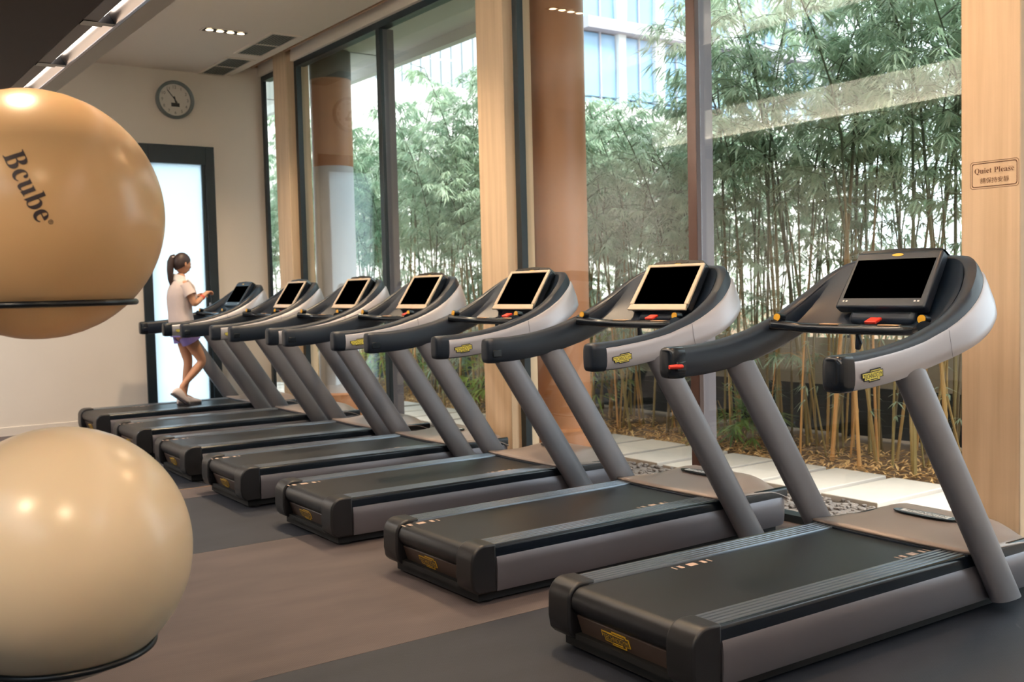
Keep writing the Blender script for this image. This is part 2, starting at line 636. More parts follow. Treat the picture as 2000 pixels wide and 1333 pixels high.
# ceiling vents
vx0, vx1 = 1.575, 1.845
for k, (y0, y1) in enumerate(((7.447, 8.416), (8.677, 9.575))):
    t = thing('ceiling_vent', ['grey slatted air vent in the ceiling nearer to the downlight', 'grey slatted air vent in the ceiling against the back wall'][k], 'vent',
              ((vx0 + vx1) / 2, (y0 + y1) / 2, ZC), 0, 'ceiling vents')
    hx, hy = (vx1 - vx0) / 2, (y1 - y0) / 2
    f = MB().box((-hx - 0.03, -hy - 0.03, -0.012), (-hx, hy + 0.03, 0)).box((hx, -hy - 0.03, -0.012), (hx + 0.03, hy + 0.03, 0))
    f.box((-hx, -hy - 0.03, -0.012), (hx, -hy, 0)).box((-hx, hy, -0.012), (hx, hy + 0.03, 0)).box((-hx, -0.012, -0.010), (hx, 0.012, 0))
    f.build('frame', M_ceil, t)
    MB().box((-hx, -hy, -0.002), (hx, hy, 0.0)).build('duct_backing', M_dark, t)
    M_slat = MATS.get('vent_slat') or mat('vent_slat', C8(150, 152, 144), 0.5)
    base = None
    for j in range(9):
        x = -hx + 0.018 + j * (2 * hx - 0.036) / 8
        if base is None:
            base = MB().obox((0, 0, -0.006), (0.94, 0, 0.34), (0, 1, 0), (-0.34, 0, 0.94), 0.010, hy, 0.0012).build('slat', M_slat, t)
            o = base
        else:
            o = base.copy()
            COL.objects.link(o)
        o.location.x = x

# ------------------------------------------------------------------ door in the back wall
dn = MB()
dn.box((0.83, YB - 0.03, 0), (0.935, YB + 0.12, 3.17))
dn.box((1.595, YB - 0.03, 0), (1.70, YB + 0.12, 3.17))
dn.box((0.935, YB - 0.03, 2.96), (1.595, YB + 0.12, 3.17))
dn.box((0.935, YB - 0.0, 0), (1.595, YB + 0.08, 0.12))
door = struct('door_1', dn, M_dark, bevel=0.006)
MB().box((1.555, YB + 0.0, 0.12), (1.595, YB + 0.08, 2.96)).build('inner_stile', M_dark, door)
MB().box((0.93, YB + 0.03, 0.12), (1.56, YB + 0.045, 2.96)).build('frosted_pane', M_frost, door)
MB().tube([(1.575, YB - 0.06, 0.95), (1.575, YB - 0.06, 1.35)], 0.012, 10).build('pull_handle', M_greymetal, door, smooth=True)

# ------------------------------------------------------------------ clock
CX, CZ, CR = 1.268, 3.683, 0.215
t = thing('wall_clock', 'round white wall clock with grey rim above the glass door', 'clock', (CX, YB, CZ))
MB().lathe([(CR, 0.0), (CR + 0.002, -0.045), (CR - 0.012, -0.058), (CR - 0.03, -0.05), (CR - 0.036, -0.022)], n=48, axis='y', caps=False).build('rim', mat('clock_rim', C8(110, 118, 118), 0.4, metal=0.3), t, smooth=True)
MB().lathe([(CR - 0.034, -0.026), (0.001, -0.027)], n=40, axis='y').build('face', mat('clock_face', C8(222, 216, 208), 0.6), t)
nums = None
M_num = mat('clock_ink', C8(90, 80, 72), 0.6)
for h in range(1, 13):
    a = math.radians(90 - 30 * h)
    text_obj('numeral', text_mesh(str(h), 0.05), M_num, t, (0.145 * math.cos(a), -0.0285, 0.145 * math.sin(a)), (1, 0, 0), (0, 0, 1))


def hand(ang, ln, wd, nm):
    a = math.radians(90 - ang)
    d = Vector((math.cos(a), 0, math.sin(a)))
    p = Vector((-d.z, 0, d.x))
    h = MB().obox(d * (ln / 2 - 0.02) + Vector((0, -0.031, 0)), d, p, (0, 1, 0), ln / 2 + 0.02, wd, 0.0015)
    h.build(nm, M_ink, t)


hand(322, 0.135, 0.005, 'minute_hand')
hand(166, 0.075, 0.008, 'hour_hand')
MB().box((-0.045, -0.030, -0.078), (0.05, -0.027, -0.035)).build('display', M_ink, t)

# ------------------------------------------------------------------ treadmills
PX = -0.75     # meshes are centred on local x = 0.75


def interp(tab, x):
    if x <= tab[0][0]:
        return tab[0][1]
    for (a, b), (c, d) in zip(tab, tab[1:]):
        if x <= c:
            t = (x - a) / (c - a)
            return b + (d - b) * t
    return tab[-1][1]


ZT = [(.57, 1.160), (.62, 1.166), (.75, 1.169), (.9, 1.183), (1.05, 1.210), (1.2, 1.251), (1.3, 1.290), (1.4, 1.339), (1.5, 1.402), (1.58, 1.462), (1.65, 1.513), (1.69, 1.534), (1.73, 1.542)]
ZST = [(.57, 1.140), (.62, 1.142), (.73, 1.147), (.91, 1.165), (1.05, 1.187), (1.154, 1.211), (1.28, 1.252), (1.4, 1.305), (1.5, 1.362), (1.58, 1.418), (1.65, 1.468), (1.73, 1.496)]
ZSB = [(.57, 1.036), (.76, 1.038), (.92, 1.053), (1.11, 1.087), (1.28, 1.127), (1.4, 1.168), (1.5, 1.215), (1.6, 1.272), (1.73, 1.33)]
HW, RX0, RXF, RN = 0.45, 1.1, 1.73, 3.4


def ring_path():
    """plan points (x, y, nx, ny) from the right tip round the front to the left tip"""
    pts = []
    for x in [0.60, 0.66, 0.73, 0.80, 0.87, 0.94, 1.01, 1.08]:
        pts.append((x, -HW))
    a, b = RXF - RX0, HW
    for k in range(0, 41):
        th = -PI / 2 + PI * k / 40
        cx, sy = math.cos(th), math.sin(th)
        pts.append((RX0 + a * abs(cx) ** (2 / RN), b * math.copysign(abs(sy) ** (2 / RN), sy)))
    for x in [1.08, 1.01, 0.94, 0.87, 0.80, 0.73, 0.66, 0.60]:
        pts.append((x, HW))
    # even out
    out = [pts[0]]
    for p in pts[1:]:
        if math.hypot(p[0] - out[-1][0], p[1] - out[-1][1]) > 0.012:
            out.append(p)
    res = []
    for i, p in enumerate(out):
        q0, q1 = out[max(i - 1, 0)], out[min(i + 1, len(out) - 1)]
        tx, ty = q1[0] - q0[0], q1[1] - q0[1]
        l = math.hypot(tx, ty)
        res.append((p[0], p[1], ty / l, -tx / l))
    return res


RP = ring_path()


def flare(x):
    t = min(max((x - 1.1) / 0.45, 0), 1)
    return 0.05 * t * t * (3 - 2 * t)


def handrail_mesh():
    rings = []
    for (x, y, nx, ny) in RP:
        zt, zs, zb = interp(ZT, x), interp(ZST, x), interp(ZSB, x)
        fl = flare(x)
        sec = [(0.024 + fl * 0.12, zs + 0.002), (0.020, zs + (zt - zs) * 0.6), (0.006, zt), (-0.022, zt + 0.001), (-0.040, zt - 0.010), (-0.047, zt - 0.03),
               (-0.050 , (zt + zb) / 2), (-0.046 + fl * 0.3, zb + 0.012), (-0.034 + fl * 0.6, zb - 0.004), (0.0 + fl, zb - 0.008), (0.020 + fl, zb + 0.0), (0.026 + fl * 0.6, (zb + zs) / 2)]
        rings.append([(x + nx * d, y + ny * d, z) for d, z in sec])
    return MB().loft(rings)


def shell_mesh():
    rings = []
    idx = [i for i, p in enumerate(RP) if True]
    for i in idx:
        x, y, nx, ny = RP[i]
        if x < 0.645:
            continue
        zs, zb = interp(ZST, x) - 0.003, interp(ZSB, x) + 0.002
        fl = flare(x)
        h = zs - zb
        sec = [(0.027 + fl * 0.12, zs), (0.033 + fl * 0.2, zs - 0.006), (0.036 + fl * 0.45, zs - h * 0.3), (0.037 + fl * 0.78, zs - h * 0.62), (0.034 + fl, zb + 0.016), (0.026 + fl, zb - 0.002),
               (0.012 + fl, zb - 0.004), (0.014 + fl, zb + 0.01), (0.024 + fl * 0.6, zs - h * 0.5), (0.020 + fl * 0.1, zs - 0.004)]
        rings.append([(x + nx * d, y + ny * d, z) for d, z in sec])
    return MB().loft(rings)


def tip_cap(s):
    """rounded end cap of a handle, s = side"""
    rings = []
    for (x, k) in ((0.655, 1.0), (0.62, 1.0), (0.597, 0.97), (0.582, 0.88), (0.576, 0.70), (0.574, 0.4)):
        zt, zb = interp(ZT, 0.62), interp(ZSB, 0.62)
        zc, hh = (zt + zb - 0.008) / 2, (zt - zb + 0.012) / 2
        yc, hw = s * (HW - 0.008), 0.047
        ring = []
        for j in range(20):
            a = 2 * PI * j / 20
            cx, sy = math.cos(a), math.sin(a)
            ring.append((x, yc + hw * k * math.copysign(abs(cx) ** 0.5, cx), zc + hh * (1 - (1 - k) * 0.6) * math.copysign(abs(sy) ** 0.5, sy)))
        rings.append(ring)
    return MB().loft(rings)


LOGO = [(-.5, .13), (-.10, .13), (-.10, .19), (.40, .19), (.40, .13), (.5, .13), (.5, -.10), (.33, -.10), (.33, -.19), (-.18, -.19), (-.18, -.13), (-.42, -.13), (-.42, -.02), (-.5, -.02)][::-1]
TX_LOGO = text_mesh('TECHNOGYM', 1.0, 1.0)


def logo(name, parent, org, X, Y, w, plate, edge, ink):
    """the maker's plate: a notched plate, an inset and the lettering"""
    org, X, Y = Vector(org), Vector(X).normalized(), Vector(Y).normalized()
    N = X.cross(Y)
    f = lambda k, d: (lambda p: org + X * p[0] * w * k + Y * p[1] * w * k + N * d)
    b = MB().prism(LOGO, f(1.0, 0.0), f(1.0, 0.0022)).build(name, edge, parent)
    if plate is not edge:
        MB().prism([(p[0] * 0.93, p[1] * 0.80) for p in LOGO], f(1.0, 0.002), f(1.0, 0.0028)).build('inset', plate, b)
    t = text_obj('lettering', TX_LOGO, ink, b, org + N * 0.0036, X, Y, w * 0.88, 1.45)
    # stretch a little in height and add the two rules
    MB().obox(org + Y * w * 0.115 + X * w * 0.03 + N * 0.0034, X, Y, N, w * 0.30, w * 0.012, 0.0006).build('rule', ink, b)
    MB().obox(org - Y * w * 0.115 + X * w * 0.05 + N * 0.0034, X, Y, N, w * 0.18, w * 0.012, 0.0006).build('rule', ink, b)
    return b


def profile_x(poly, x0, x1):
    """polygon in (y, z) extruded along x"""
    return MB().prism(poly, lambda p: (x0, p[0], p[1]), lambda p: (x1, p[0], p[1]))


def profile_y(poly, y0, y1):
    return MB().prism(poly, lambda p: (p[0], y0, p[1]), lambda p: (p[0], y1, p[1]))


def arc(cx, cz, r, a0, a1, n):
    return [(cx + r * math.cos(math.radians(a0 + (a1 - a0) * k / n)), cz + r * math.sin(math.radians(a0 + (a1 - a0) * k / n))) for k in range(n + 1)]


SH = (PX, 0, 0)


def make_treadmill(wide, label):
    T = thing('treadmill', label, 'treadmill', (0, 0, 0), 0, 'treadmills in a row facing the windows')

    def B(mb, name, m, par=T, **kw):
        return mb.build(name, m, par, shift=SH, **kw)

    # --- base
    b = MB().box((-0.04, -0.385, 0.05), (2.03, 0.385, 0.225))
    B(b, 'base_frame', M_black, bevel=0.01)
    for (x, y) in ((0.02, -0.33), (0.02, 0.33), (1.95, -0.33), (1.95, 0.33)):
        B(MB().lathe([(0.035, 0.0), (0.035, 0.03), (0.025, 0.052)], (x, y, 0), 16), 'foot', M_rubberfoot, smooth=True)
    # --- belt
    poly = [(1.56, 0.150), (1.56, 0.262)] + [(-0.035 + 0.056 * math.cos(math.radians(a)), 0.206 + 0.056 * math.sin(math.radians(a))) for a in range(90, 271, 18)]
    belt = B(profile_y(poly[::-1], -0.272, 0.272), 'running_belt', M_belt, smooth=True)
    # printed bars on the belt
    for (x, y) in ((0.52, 0.235), (1.36, -0.235)) if wide else ((0.02, 0.235), (1.18, -0.235)):
        for k, (dx, l) in enumerate(((-0.10, 0.008), (-0.065, 0.02), (0.0, 0.045), (0.065, 0.02), (0.10, 0.008))):
            B(MB().box((x + dx - l / 2, y - 0.018, 0.2615), (x + dx + l / 2, y + 0.018, 0.2626)), 'belt_mark', M_mark, belt)
    # --- ribbed rails
    for s in (-1, 1):
        prof = []
        y0, y1 = 0.275, 0.396
        nr = 5
        prof.append((y0, 0.258))
        for k in range(nr):
            a = y0 + (y1 - y0) * k / nr
            d = (y1 - y0) / nr
            prof += [(a + d * 0.06, 0.266), (a + d * 0.14, 0.2715), (a + d * 0.70, 0.2715), (a + d * 0.78, 0.266)]
        prof.append((y1, 0.258))
        prof = [(s * p[0], p[1]) for p in prof]
        B(profile_x(prof, 0.0, 1.535), 'side_rail', M_rail)
        # gloss trim over the side panel
        tp = [(0.392, 0.215), (0.392, 0.270)] + [(0.396 + 0.016 * math.cos(math.radians(a)), 0.254 + 0.016 * math.sin(math.radians(a))) for a in range(90, -1, -15)] + [(0.412, 0.215)]
        B(profile_x([(s * p[0], p[1]) for p in tp], -0.002, 2.06), 'side_trim', M_blackgloss, smooth=True)
    # --- silver side panels, each turning round the front corner
    for s in (-1, 1):
        path = [(0.035, 0.405, 0, 1), (0.7, 0.405, 0, 1), (1.4, 0.405, 0, 1), (1.98, 0.405, 0, 1)]
        for k in range(1, 9):
            a = PI / 2 * (1 - k / 8)
            path.append((1.98 + 0.11 * math.cos(a), 0.295 + 0.11 * math.sin(a), math.cos(a), math.sin(a)))
        path.append((2.09, 0.0, 1, 0))
        rings = []
        for (x, y, nx, ny) in path:
            sec = [(0.0, 0.060), (0.006, 0.056), (0.012, 0.075), (0.0155, 0.12), (0.015, 0.17), (0.011, 0.208), (0.006, 0.2185), (0.0, 0.2195)]
            rings.append([(x + nx * d, s * (y + ny * d), z) for d, z in sec])
        B(MB().loft(rings), 'side_panel', M_silver, smooth=True)
    # --- rear end caps
    for s in (-1, 1):
        poly = [(0.034, 0.055), (0.034, 0.277), (-0.022, 0.279)] + arc(-0.030, 0.207, 0.072, 90, 180, 8) + [(-0.104, 0.13), (-0.096, 0.08), (-0.07, 0.055)]
        poly = poly[::-1]
        B(profile_y(poly, s * 0.276, s * 0.4145), 'end_cap', M_cap, bevel=0.010, seg=3)
    # --- rear panel between the caps
    rp = MB().obox((-0.045, 0, 0.118), (0.95, 0, 0.31), (0, 1, 0), (-0.31, 0, 0.95), 0.010, 0.272, 0.042)
    rear = B(rp, 'rear_panel', M_brownpanel, bevel=0.004)
    B(MB().box((-0.072, -0.275, 0.058), (-0.02, 0.275, 0.080)), 'lower_lip', M_rubberfoot)
    B(MB().box((-0.045, -0.375, 0.012), (2.0, 0.375, 0.049)), 'skirt', M_rubberfoot)  # added dark block standing in for the shade under the machine
    B(MB().box((-0.062, -0.02, 0.162), (-0.056, 0.12, 0.167)), 'label_strip', M_greymetal)
    N = Vector((-0.95, 0, -0.31))
    lo = logo('rear_badge', rear, Vector((-0.045, 0.045, 0.118)) + N * 0.011 + Vector((PX, 0, 0)), (0, -1, 0), (-0.31, 0, 0.95), 0.16, M_brownpanel, M_gold, M_gold)
    # --- front hood
    nx_, ny_ = 16, 20
    vs, fs = [], []
    for i in range(nx_ + 1):
        u = i / nx_
        for j in range(ny_ + 1):
            v = -1 + 2 * j / ny_
            y = 0.413 * v
            xr = 1.478 + 0.022 * abs(v) ** 2
            x = xr + (2.115 - 0.05 * abs(v) ** 4 - xr) * u
            side = 1 - min(max((abs(v) - 0.50) / 0.50, 0), 1)
            side = side * side * (3 - 2 * side)
            rise = min(u / 0.62, 1.0)
            drop = max((u - 0.72) / 0.28, 0)
            z = 0.283 + 0.048 * rise * side - 0.030 * u * (1 - side) - 0.085 * drop ** 1.6 * (0.55 + 0.45 * side)
            vs.append((x, y, z))
    for i in range(nx_):
        for j in range(ny_):
            a = i * (ny_ + 1) + j
            fs.append((a, a + 1, a + ny_ + 2, a + ny_ + 1))
    hood = B(MB().add(vs, fs), 'hood', M_hood, smooth=True)
    sd = hood.modifiers.new('thickness', 'SOLIDIFY')
    sd.thickness, sd.offset = 0.012, -1
    lip = []
    for j in range(ny_ + 1):
        v = -1 + 2 * j / ny_
        lip.append((1.478 + 0.022 * abs(v) ** 2, 0.41 * v))
    B(MB().loft([[(x - 0.012, y, 0.262), (x - 0.012, y, 0.270), (x + 0.03, y, 0.276), (x + 0.03, y, 0.262)] for x, y in lip]), 'hood_lip', M_black)
    bx = [(math.copysign(abs(math.cos(a)) ** 0.7, math.cos(a)) * 0.17, math.sin(a) * 0.040) for a in [2 * PI * k / 24 for k in range(24)]]
    hz = Vector((1.80, 0.0, 0.3315))
    hb = MB().prism(bx, lambda p: (hz.x - p[1], p[0], hz.z - 0.004 - 0.02 * (p[1] + 0.04)), lambda p: (hz.x - p[1], p[0], hz.z + 0.002 - 0.02 * (p[1] + 0.04)))
    hb = B(hb, 'hood_badge', M_blackgloss, hood)
    B(MB().obox((1.80, 0, 0.3335), (0, -1, 0), (1, 0, 0.02), (0, 0, 1), 0.125, 0.020, 0.0012), 'badge_plate', M_white, hood)
    text_obj('badge_lettering', TX_LOGO, M_ink, hood, (1.80 + PX, 0, 0.3352), (0, -1, 0), (1, 0, 0.02), 0.22, 1.3)
    # --- uprights
    for s in (-1, 1):
        rings = []
        for (x, z, w_) in ((1.714, 0.052, 0.096), (1.70, 0.075, 0.095), (1.045, 1.068, 0.092), (1.02, 1.105, 0.090)):
            ring = []
            for j in range(22):
                a = 2 * PI * j / 22
                ca, sa = math.cos(a), math.sin(a)
                ring.append((x + w_ * math.copysign(abs(ca) ** 0.8, ca), s * 0.447 + 0.037 * math.copysign(abs(sa) ** 0.9, sa), z))
            rings.append(ring)
        B(MB().loft(rings), 'upright', M_upright, smooth=True)
    # --- handrail ring, its silver shell and the tip caps
    hr = B(handrail_mesh(), 'handrail', M_black, smooth=True)
    sh = B(shell_mesh(), 'handrail_shell', M_shell, smooth=True)
    for s in (-1, 1):
        B(tip_cap(s), 'handle_cap', M_blackgloss if wide else M_black, smooth=True)
    # seam where arm and front shell meet
    xs = 1.235
    B(MB().loft([[(xs - 0.0012 + 0.02 * k, -HW - 0.0385 - flare(xs) * f_, z) for (f_, z, k) in ((0.2, 1.234, 0), (0.7, 1.18, 0.2), (1.0, 1.127, 0.6))],
                 [(xs + 0.0012 + 0.02 * k, -HW - 0.0385 - flare(xs) * f_, z) for (f_, z, k) in ((0.2, 1.234, 0), (0.7, 1.18, 0.2), (1.0, 1.127, 0.6))]], closed=False), 'shell_seam', M_ink)
    slope = math.atan2(1.072 - 1.045, 0.18)
    logo('arm_badge', sh, (0.755 + PX, -HW - 0.0385, 1.086), (math.cos(0.10), 0, math.sin(0.10)), (-math.sin(0.10), 0, math.cos(0.10)), 0.125, M_yellow, M_ink, M_ink)
    # socket in the inner face of the left handle
    B(MB().obox((0.628, HW - 0.054, 1.083), (1, 0, 0), (0, 0, 1), (0, 1, 0), 0.030, 0.021, 0.006), 'grip_socket', M_blackgloss, bevel=0.005)
    # --- inner shield between ring, bar and screen
    rings = []
    for (x, y, nx, ny) in RP:
        if x < 1.20:
            continue
        P = Vector((x - nx * 0.045, y - ny * 0.045, interp(ZT, x) - 0.012))
        Q = Vector((1.335 + 0.13 * (1 - (y / 0.43) ** 2), y * 0.86, 1.216))
        row = []
        for k in range(7):
            t = k / 6
            p = P.lerp(Q, t)
            p += Vector((nx, ny, -0.35)).normalized() * 0.035 * math.sin(PI * t)
            row.append(tuple(p))
        rings.append(row)
    B(MB().loft(rings, closed=False, caps=False), 'shield', M_black, smooth=True)
    # --- bar with the hand sensors
    pts = [(1.20, -0.405, 1.245), (1.255, -0.36, 1.236), (1.30, -0.30, 1.226), (1.322, -0.2, 1.2225), (1.326, 0, 1.222), (1.322, 0.2, 1.2225), (1.30, 0.30, 1.226), (1.255, 0.36, 1.236), (1.20, 0.405, 1.245)]
    bar = B(MB().tube(pts, [0.030, 0.028, 0.027, 0.027, 0.027, 0.027, 0.027, 0.028, 0.030], 12, 0.85), 'cross_bar', M_blackgloss, smooth=True)
    for s in (-1, 1):
        B(MB().box((1.304, s * 0.155 - 0.05, 1.2405), (1.338, s * 0.155 + 0.05, 1.2465)), 'hand_sensor', M_plate, bar, bevel=0.002)
        kb = B(MB().tube([(1.262, s * 0.378, 1.272), (1.222, s * 0.378, 1.276)], [0.017, 0.021], 14), 'adjust_knob', M_blackgloss, smooth=True)
        B(MB().tube([(1.224, s * 0.378, 1.2757), (1.217, s * 0.378, 1.2764)], 0.018, 14), 'knob_face', M_knob, kb, smooth=True)
    B(MB().box((1.318, -0.004, 1.2), (1.334, 0.004, 1.2465)), 'bar_seam', M_ink, bar)
    B(MB().obox((1.405, -0.01, 1.258), (0.94, 0, 0.34), (0, 1, 0), (-0.34, 0, 0.94), 0.026, 0.030, 0.007), 'stop_button', M_red, bevel=0.004)
    # small hanging cable reel below the bar
    B(MB().tube([(1.34, 0.02, 1.20), (1.345, 0.02, 1.16), (1.35, 0.03, 1.135)], [0.012, 0.016, 0.012], 8), 'cable_clip', M_black, smooth=True)
    # --- console
    Uv = Vector((0.546, 0, 0.838))
    Nv = Vector((-0.838, 0, 0.546))
    Yv = Vector((0, -1, 0))
    cc = Vector((1.545, 0, 1.432)) if wide else Vector((1.552, 0, 1.420))

    def plate(hw0, hw1, h0, h1, d0, d1):
        """slab in the screen plane, width hw0 at the bottom (h0) and hw1 at the top (h1)"""
        poly = [(-hw0, h0), (hw0, h0), (hw1, h1), (-hw1, h1)]
        return MB().prism(poly, lambda p: cc + Yv * p[0] + Uv * p[1] + Nv * d0, lambda p: cc + Yv * p[0] + Uv * p[1] + Nv * d1)

    con = B(plate(0.235, 0.222, -0.150, 0.150, -0.035, 0.018), 'console', M_black if wide else M_blackgloss, bevel=0.012, seg=3)
    B(MB().obox(cc - Uv * 0.10 - Nv * 0.07, Yv, Uv, Nv, 0.17, 0.10, 0.05), 'console_mount', M_black, bevel=0.02)
    if wide:
        B(plate(0.203, 0.203, -0.102, 0.106, 0.016, 0.0195), 'screen', M_screen, con)
        for px in (-0.195, -0.178, 0.178, 0.195):
            B(plate(0.005, 0.005, -0.121, -0.113, 0.0175, 0.0192), 'icon', M_white, con).location = Yv * px
        p0 = cc + Uv * 0.129 + Nv * 0.0185 + Vector((PX, 0, 0))
        ov = [(0.030 * math.cos(2 * PI * k / 16), 0.0075 * math.sin(2 * PI * k / 16)) for k in range(16)]
        MB().prism(ov, lambda p: p0 + Yv * p[0] + Uv * p[1], lambda p: p0 + Yv * p[0] + Uv * p[1] + Nv * 0.001).build('console_badge', M_gold, con)
        cr = [(-0.225, 0.15), (0.225, 0.15), (0.205, 0.162), (0, 0.170), (-0.205, 0.162)]
        B(MB().prism(cr, lambda p: cc + Yv * p[0] + Uv * p[1] - Nv * 0.035, lambda p: cc + Yv * p[0] + Uv * p[1] + Nv * 0.010), 'console_crown', M_blackgloss, con)
    else:
        fr = plate(0.236, 0.224, -0.160, -0.122, 0.012, 0.026)
        for mb2 in (plate(0.222, 0.216, 0.128, 0.146, 0.012, 0.026),):
            fr.add(mb2.v, mb2.f)
        for s in (-1, 1):
            poly = [(s * 0.203, -0.122), (s * 0.235, -0.122), (s * 0.224, 0.146), (s * 0.203, 0.146)]
            fr.prism(poly, lambda p: cc + Yv * p[0] + Uv * p[1] + Nv * 0.012, lambda p: cc + Yv * p[0] + Uv * p[1] + Nv * 0.026)
        B(fr, 'screen_frame', M_beige, con, bevel=0.004)
        B(plate(0.204, 0.204, -0.123, 0.129, 0.014, 0.0205), 'screen', M_screen, con)
        cr = [(-0.218, 0.145), (0.218, 0.145), (0.185, 0.172), (0, 0.184), (-0.185, 0.172)]
        B(MB().prism(cr, lambda p: cc + Yv * p[0] + Uv * p[1] - Nv * 0.04, lambda p: cc + Yv * p[0] + Uv * p[1] + Nv * 0.010), 'console_crown', M_cap, con)
        for px in (-0.14, -0.045, 0.045, 0.14):
            B(MB().obox(cc + Yv * px + Uv * (0.166 - 0.1 * px * px * 4) + Nv * 0.0105, Yv, Uv, Nv, 0.030, 0.005, 0.002), 'air_slot', M_ink, con)
        B(MB().obox(cc + Uv * 0.152 + Nv * 0.0115, Yv, Uv, Nv, 0.022, 0.005, 0.001), 'console_badge', M_gold, con)
    return T


OFF = [(0, 0, -.0231), (.029, .0646, .004), (.0223, .0968, -.0113), (.0139, .071, -.0166), (.0315, -.0828, -.0177), (.0554, -.0709, -.0161), (.0647, 0, -.0166)]
TL = ['nearest treadmill with wide black screen and red clip in its left handle', 'treadmill with beige screen frame, second from the camera',
      'treadmill with beige screen frame in front of the round brown column, third from the camera', 'treadmill with beige screen frame, in the middle of the row, fourth from the camera',
      'treadmill with beige screen frame, fifth from the camera', 'treadmill with beige screen frame right beside the walking woman, sixth from the camera',
      'farthest treadmill with black screen surround, the one the woman walks on']
TM = []
for i in range(7):
    wide = i in (0, 6)
    if i == 0 or i == 1:
        T = make_treadmill(wide, TL[i])
    else:
        T = copy_tree(TM[0] if wide else TM[1])
        T['label'] = TL[i]
    T.location = (0.75 + OFF[i][0], 0.4875 + 1.375 * i + OFF[i][1], 0)
    T.rotation_euler = (0, 0, OFF[i][2])
    TM.append(T)
# red clip plugged into the left handle of the nearest treadmill
cl = MB().tube([(0.566, HW - 0.045, 1.083), (0.60, HW - 0.058, 1.083), (0.628, HW - 0.062, 1.083)], [0.011, 0.012, 0.010], 12, 0.9).build('safety_clip', M_red, TM[0], smooth=True, shift=SH)
cl['label'] = 'red safety clip'

# ------------------------------------------------------------------ sign on the pillar
sg = thing('quiet_sign', 'brown rounded sign asking for quiet in two languages on the beige pillar', 'sign', (XC - 0.001, 0.367, 1.932))
M_sign = mat('sign_ink', C8(104, 68, 44), 0.6)


def rrect(w, h, r, n=5):
    pts = []
    for (sx, sy, a0) in ((1, 1, 0), (-1, 1, 90), (-1, -1, 180), (1, -1, 270)):
        for k in range(n + 1):
            a = math.radians(a0 + 90 * k / n)
            pts.append((sx * (w - r) + r * math.cos(a), sy * (h - r) + r * math.sin(a)))
    return pts


def ring_frame(w, h, r, t):
    o_, i_ = rrect(w, h, r), rrect(w - t, h - t, r - t * 0.5)
    n = len(o_)
    mb = MB()
    # the sign lies on the face that looks towards -x: local right is -y
    vs = [(0, -p[0], p[1]) for p in o_] + [(0, -p[0], p[1]) for p in i_]
    mb.add(vs, [(k, (k + 1) % n, n + (k + 1) % n, n + k) for k in range(n)])
    return mb


ring_frame(0.122, 0.066, 0.016, 0.0022).build('outer_line', M_sign, sg)
ring_frame(0.114, 0.058, 0.013, 0.0042).build('inner_frame', M_sign, sg)
text_obj('lettering', text_mesh(serif('Quiet Please'), 0.05), M_sign, sg, (-0.0005, 0, 0.018), (0, -1, 0), (0, 0, 1), 0.198)
text_obj('lettering', text_mesh('\u8acb\u4fdd\u6301\u5b89\u975c', 0.04), M_sign, sg, (-0.0005, -0.002, -0.027), (0, -1, 0), (0, 0, 1), 0.142)

# ------------------------------------------------------------------ exercise balls on their rack
BR = 0.325


def ball_mat(name, c):
    m = mat(name, c, 0.27, spec=0.55, var=0.03, vscale=5)
    b = m.node_tree.nodes['Principled BSDF']
    b.inputs['Subsurface Weight'].default_value = 0.15
    b.inputs['Subsurface Radius'].default_value = (0.05, 0.03, 0.015)
    b.inputs['Sheen Weight'].default_value = 0.1
    return m


M_ball1 = ball_mat('ball_vinyl_upper', C8(230, 184, 130))
M_ball2 = ball_mat('ball_vinyl_lower', C8(224, 202, 170))


def ball(name, c, m, label):
    bm = bmesh.new()
    bmesh.ops.create_uvsphere(bm, u_segments=64, v_segments=48, radius=BR)
    # faint moulded ridges round the poles
    for v in bm.verts:
        h = v.co.z / BR
        if abs(h) > 0.80:
            v.co *= 1 + 0.0012 * math.cos(h * 160)
    me = bpy.data.meshes.new(name)
    bm.to_mesh(me)
    bm.free()
    me.polygons.foreach_set('use_smooth', [True] * len(me.polygons))
    me.materials.append(m)
    o = bpy.data.objects.new(name, me)
    COL.objects.link(o)
    o.location = c
    return tag(o, label, 'exercise ball', 'exercise balls on the rack')


def fwd(u, v, d):
    r = ((u - 1000) / 2013.6, (v - 666.5) / 2013.6, 1.0)
    return CAM + Vector((R0[0] * r[0] + R1[0] * r[1] + R2[0], R0[1] * r[0] + R1[1] * r[1] + R2[1], R0[2] * r[0] + R1[2] * r[1] + R2[2])) * d


B1 = Vector((-1.9925, 0.5975, 1.6625))
B2 = Vector((-1.9855, 0.495, 0.787))
b1 = ball('exercise_ball', B1, M_ball1, 'orange tan exercise ball with printed name, upper of the two balls')
b2 = ball('exercise_ball', B2, M_ball2, 'pale tan unprinted exercise ball, lower of the two balls')
# printed name wrapped onto the upper ball
bn = Vector((-0.3376, -0.9321, 0.1314)).normalized()
bt = Vector((0.3358, -0.2497, -0.9082)).normalized()
bb = bn.cross(bt)


